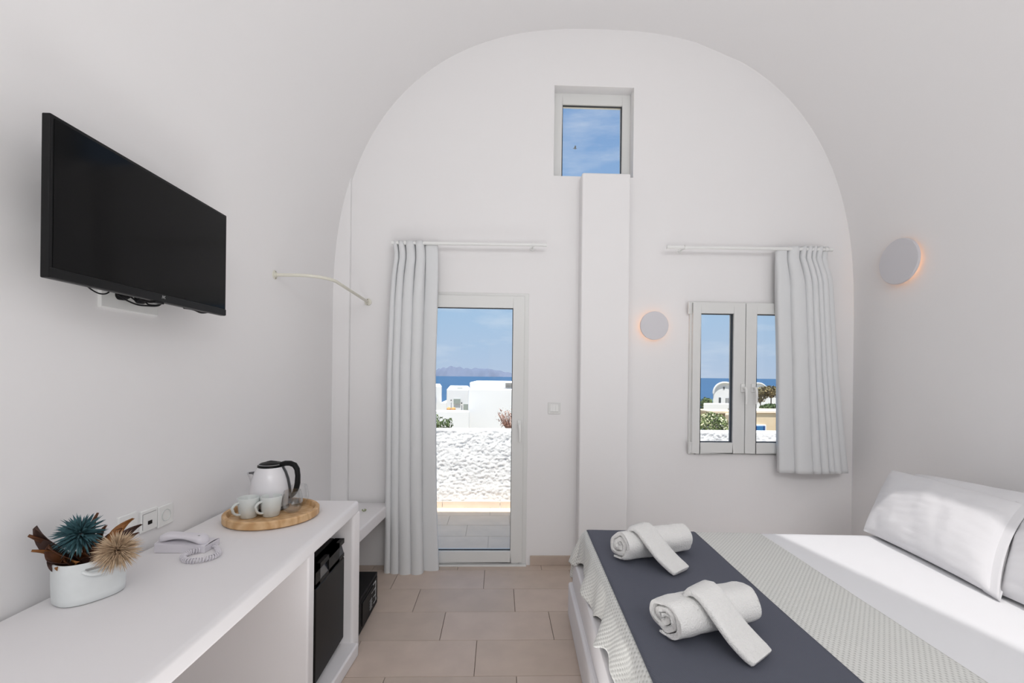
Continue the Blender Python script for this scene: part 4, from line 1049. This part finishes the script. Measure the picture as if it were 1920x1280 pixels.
pbox('pilaster', mat('pale_render', (236, 224, 206), .9), o, 1457.5, 775, 1461, 830, 17.9, .12)
for px in (1418.5, 1433): pbox('door_frame', mat('deep_blue', (16, 60, 130), .5), o, px-.6, 798.5, px+.6, 832, 17.87, .05)

# ------------------------------------------------------------------ plants outside
def ground_z(x, y):
    return -3.2 - (max(0, y)/220)**1.6*34
def foliage(c, R3, n, size, m, name, label, cat, seed=1, stems=0, stem_m=None, shell=.55, up=0, m2=None, n2=0):
    rnd = random.Random(seed); o = thing(name, (c.x, c.y, c.z-R3[2]), label, cat)
    def clump(nn, mm, nm, sz, lo):
        b = MB()
        for i in range(nn):
            d = Vector((rnd.gauss(0, 1), rnd.gauss(0, 1), rnd.gauss(0, 1))).normalized()*(lo+(1-lo)*rnd.random()**.5)
            bumpy = 1+.22*noise.noise(d*2.6+Vector((seed, 0, 0)))
            p = c + Vector((d.x*R3[0], d.y*R3[1], d.z*R3[2]))*bumpy; s = sz*rnd.uniform(.6, 1.3)
            a = Vector((rnd.uniform(-1, 1), rnd.uniform(-1, 1), rnd.uniform(-1, 1)+up)).normalized(); q = a.orthogonal().normalized(); q = (Matrix.Rotation(rnd.uniform(0, 6.28), 3, a) @ q)
            b.add([p-a*s, p+q*s*.4+a*s*.1, p+a*s, p-q*s*.4+a*s*.1], [(0, 1, 2, 3)])
        b.build(nm, mm, o, weld=False, kind='stuff')
    clump(n, m, 'foliage', size, shell)
    if n2: clump(n2, m2, 'blossom', size*.8, .85)
    if stems:
        b = MB(); base = c-Vector((0, 0, R3[2]*1.0))
        for i in range(stems):
            tip = c + Vector((rnd.uniform(-.8, .8)*R3[0], rnd.uniform(-.8, .8)*R3[1], rnd.uniform(-.1, .6)*R3[2])); md_ = base.lerp(tip, .5)+Vector((rnd.uniform(-.1, .1)*R3[0], 0, -.1*R3[2]))
            b.tube([Vector((base.x, base.y, ground_z(base.x, base.y)-.05)), base, md_, tip], [size*.35, size*.35, size*.25, size*.12], 6)
        b.build('branches', stem_m, o, smooth=60)
    return o
GR = mat('olive_leaf', (104, 122, 66), .7, rgb2=(140, 156, 92), vscale=3); GRD = mat('dark_green_leaf', (70, 88, 48), .7, rgb2=(98, 116, 66), vscale=3)
PINE = mat('pine_needle', (112, 104, 66), .8, rgb2=(146, 124, 84), vscale=1.2); TWIG = mat('dry_twig', (150, 110, 92), .9, rgb2=(186, 142, 122), vscale=8); BARK = mat('bark', (96, 80, 70), .9)
BLOS = mat('cream_blossom', (236, 232, 196), .8)
foliage(Y_(833, 800, 7.5), (.16, .16, .17), 260, .03, GRD, 'green_shrub', 'green leafy shrub behind the parapet at the door left', 'shrub', 3, 6, BARK, .1, .8)
foliage(Y_(816, 795, 7.8), (.10, .1, .2), 140, .03, GR, 'green_shrub', 'taller leafy shrub half hidden by the long curtain', 'shrub', 4, 5, BARK, .1, .8)
foliage(Y_(953, 784, 7.5), (.22, .15, .20), 300, .018, TWIG, 'twiggy_shrub', 'bare reddish twiggy shrub behind the parapet', 'shrub', 5, 46, TWIG, .1, .4)
foliage(Y_(1336, 800, 9.5), (.31, .3, .30), 1500, .045, GR, 'flowering_bush', 'round green bush with cream blossoms outside the window', 'bush', 6, 8, BARK, .5, 0, BLOS, 520)
foliage(Y_(1322, 760, 31), (.45, .5, .55), 400, .12, GRD, 'green_tree', 'dark green tree top left of the boundary wall', 'tree', 8, 4, BARK, .2)
foliage(Y_(1327, 754, 33), (.3, .5, .35), 260, .12, GR, 'green_tree', 'olive tree top beside the boundary wall end', 'tree', 9, 4, BARK, .2)
foliage(Y_(1446, 734, 26), (.85, .7, .32), 1500, .09, PINE, 'pine_tree', 'spreading umbrella pine with brown crown outside the window', 'tree', 10, 26, BARK, .3)
foliage(Y_(1426, 744, 26), (.3, .3, .35), 220, .08, PINE, 'pine_sapling', 'sparse brown pine branches at the window middle', 'tree', 11, 12, BARK, .2)
foliage(Y_(1447, 764, 23), (.62, .4, .2), 1100, .07, GRD, 'low_shrub', 'low green shrub under the pine tree', 'shrub', 12, 8, BARK, .3)
# gull in the high window
q = Y_(1078, 278, 26); b = MB(); w_ = .19
bl = MB(); bl.lathe([(0, -.12), (.018, -.09), (.03, -.02), (.028, .04), (.012, .10), (0, .13)], q, 12, axis='x')
gull = thing('bird', q, 'small bird gliding in the sky of the high window', 'bird'); DKB = mat('gull_grey', (112, 118, 126), .8)
bl.build('body', DKB, gull, smooth=60)
for s_ in (-1, 1):
    b = MB(); b.add([q+Vector((.04, 0, .01)), q+Vector((.06*1, s_*.10, .07)), q+Vector((.02+.06*s_, s_*.24, .05)), q+Vector((-.04, s_*.12, .04)), q+Vector((-.05, 0, .0))], [(0, 1, 2, 3, 4)]); b.build('wing', DKB, gull)
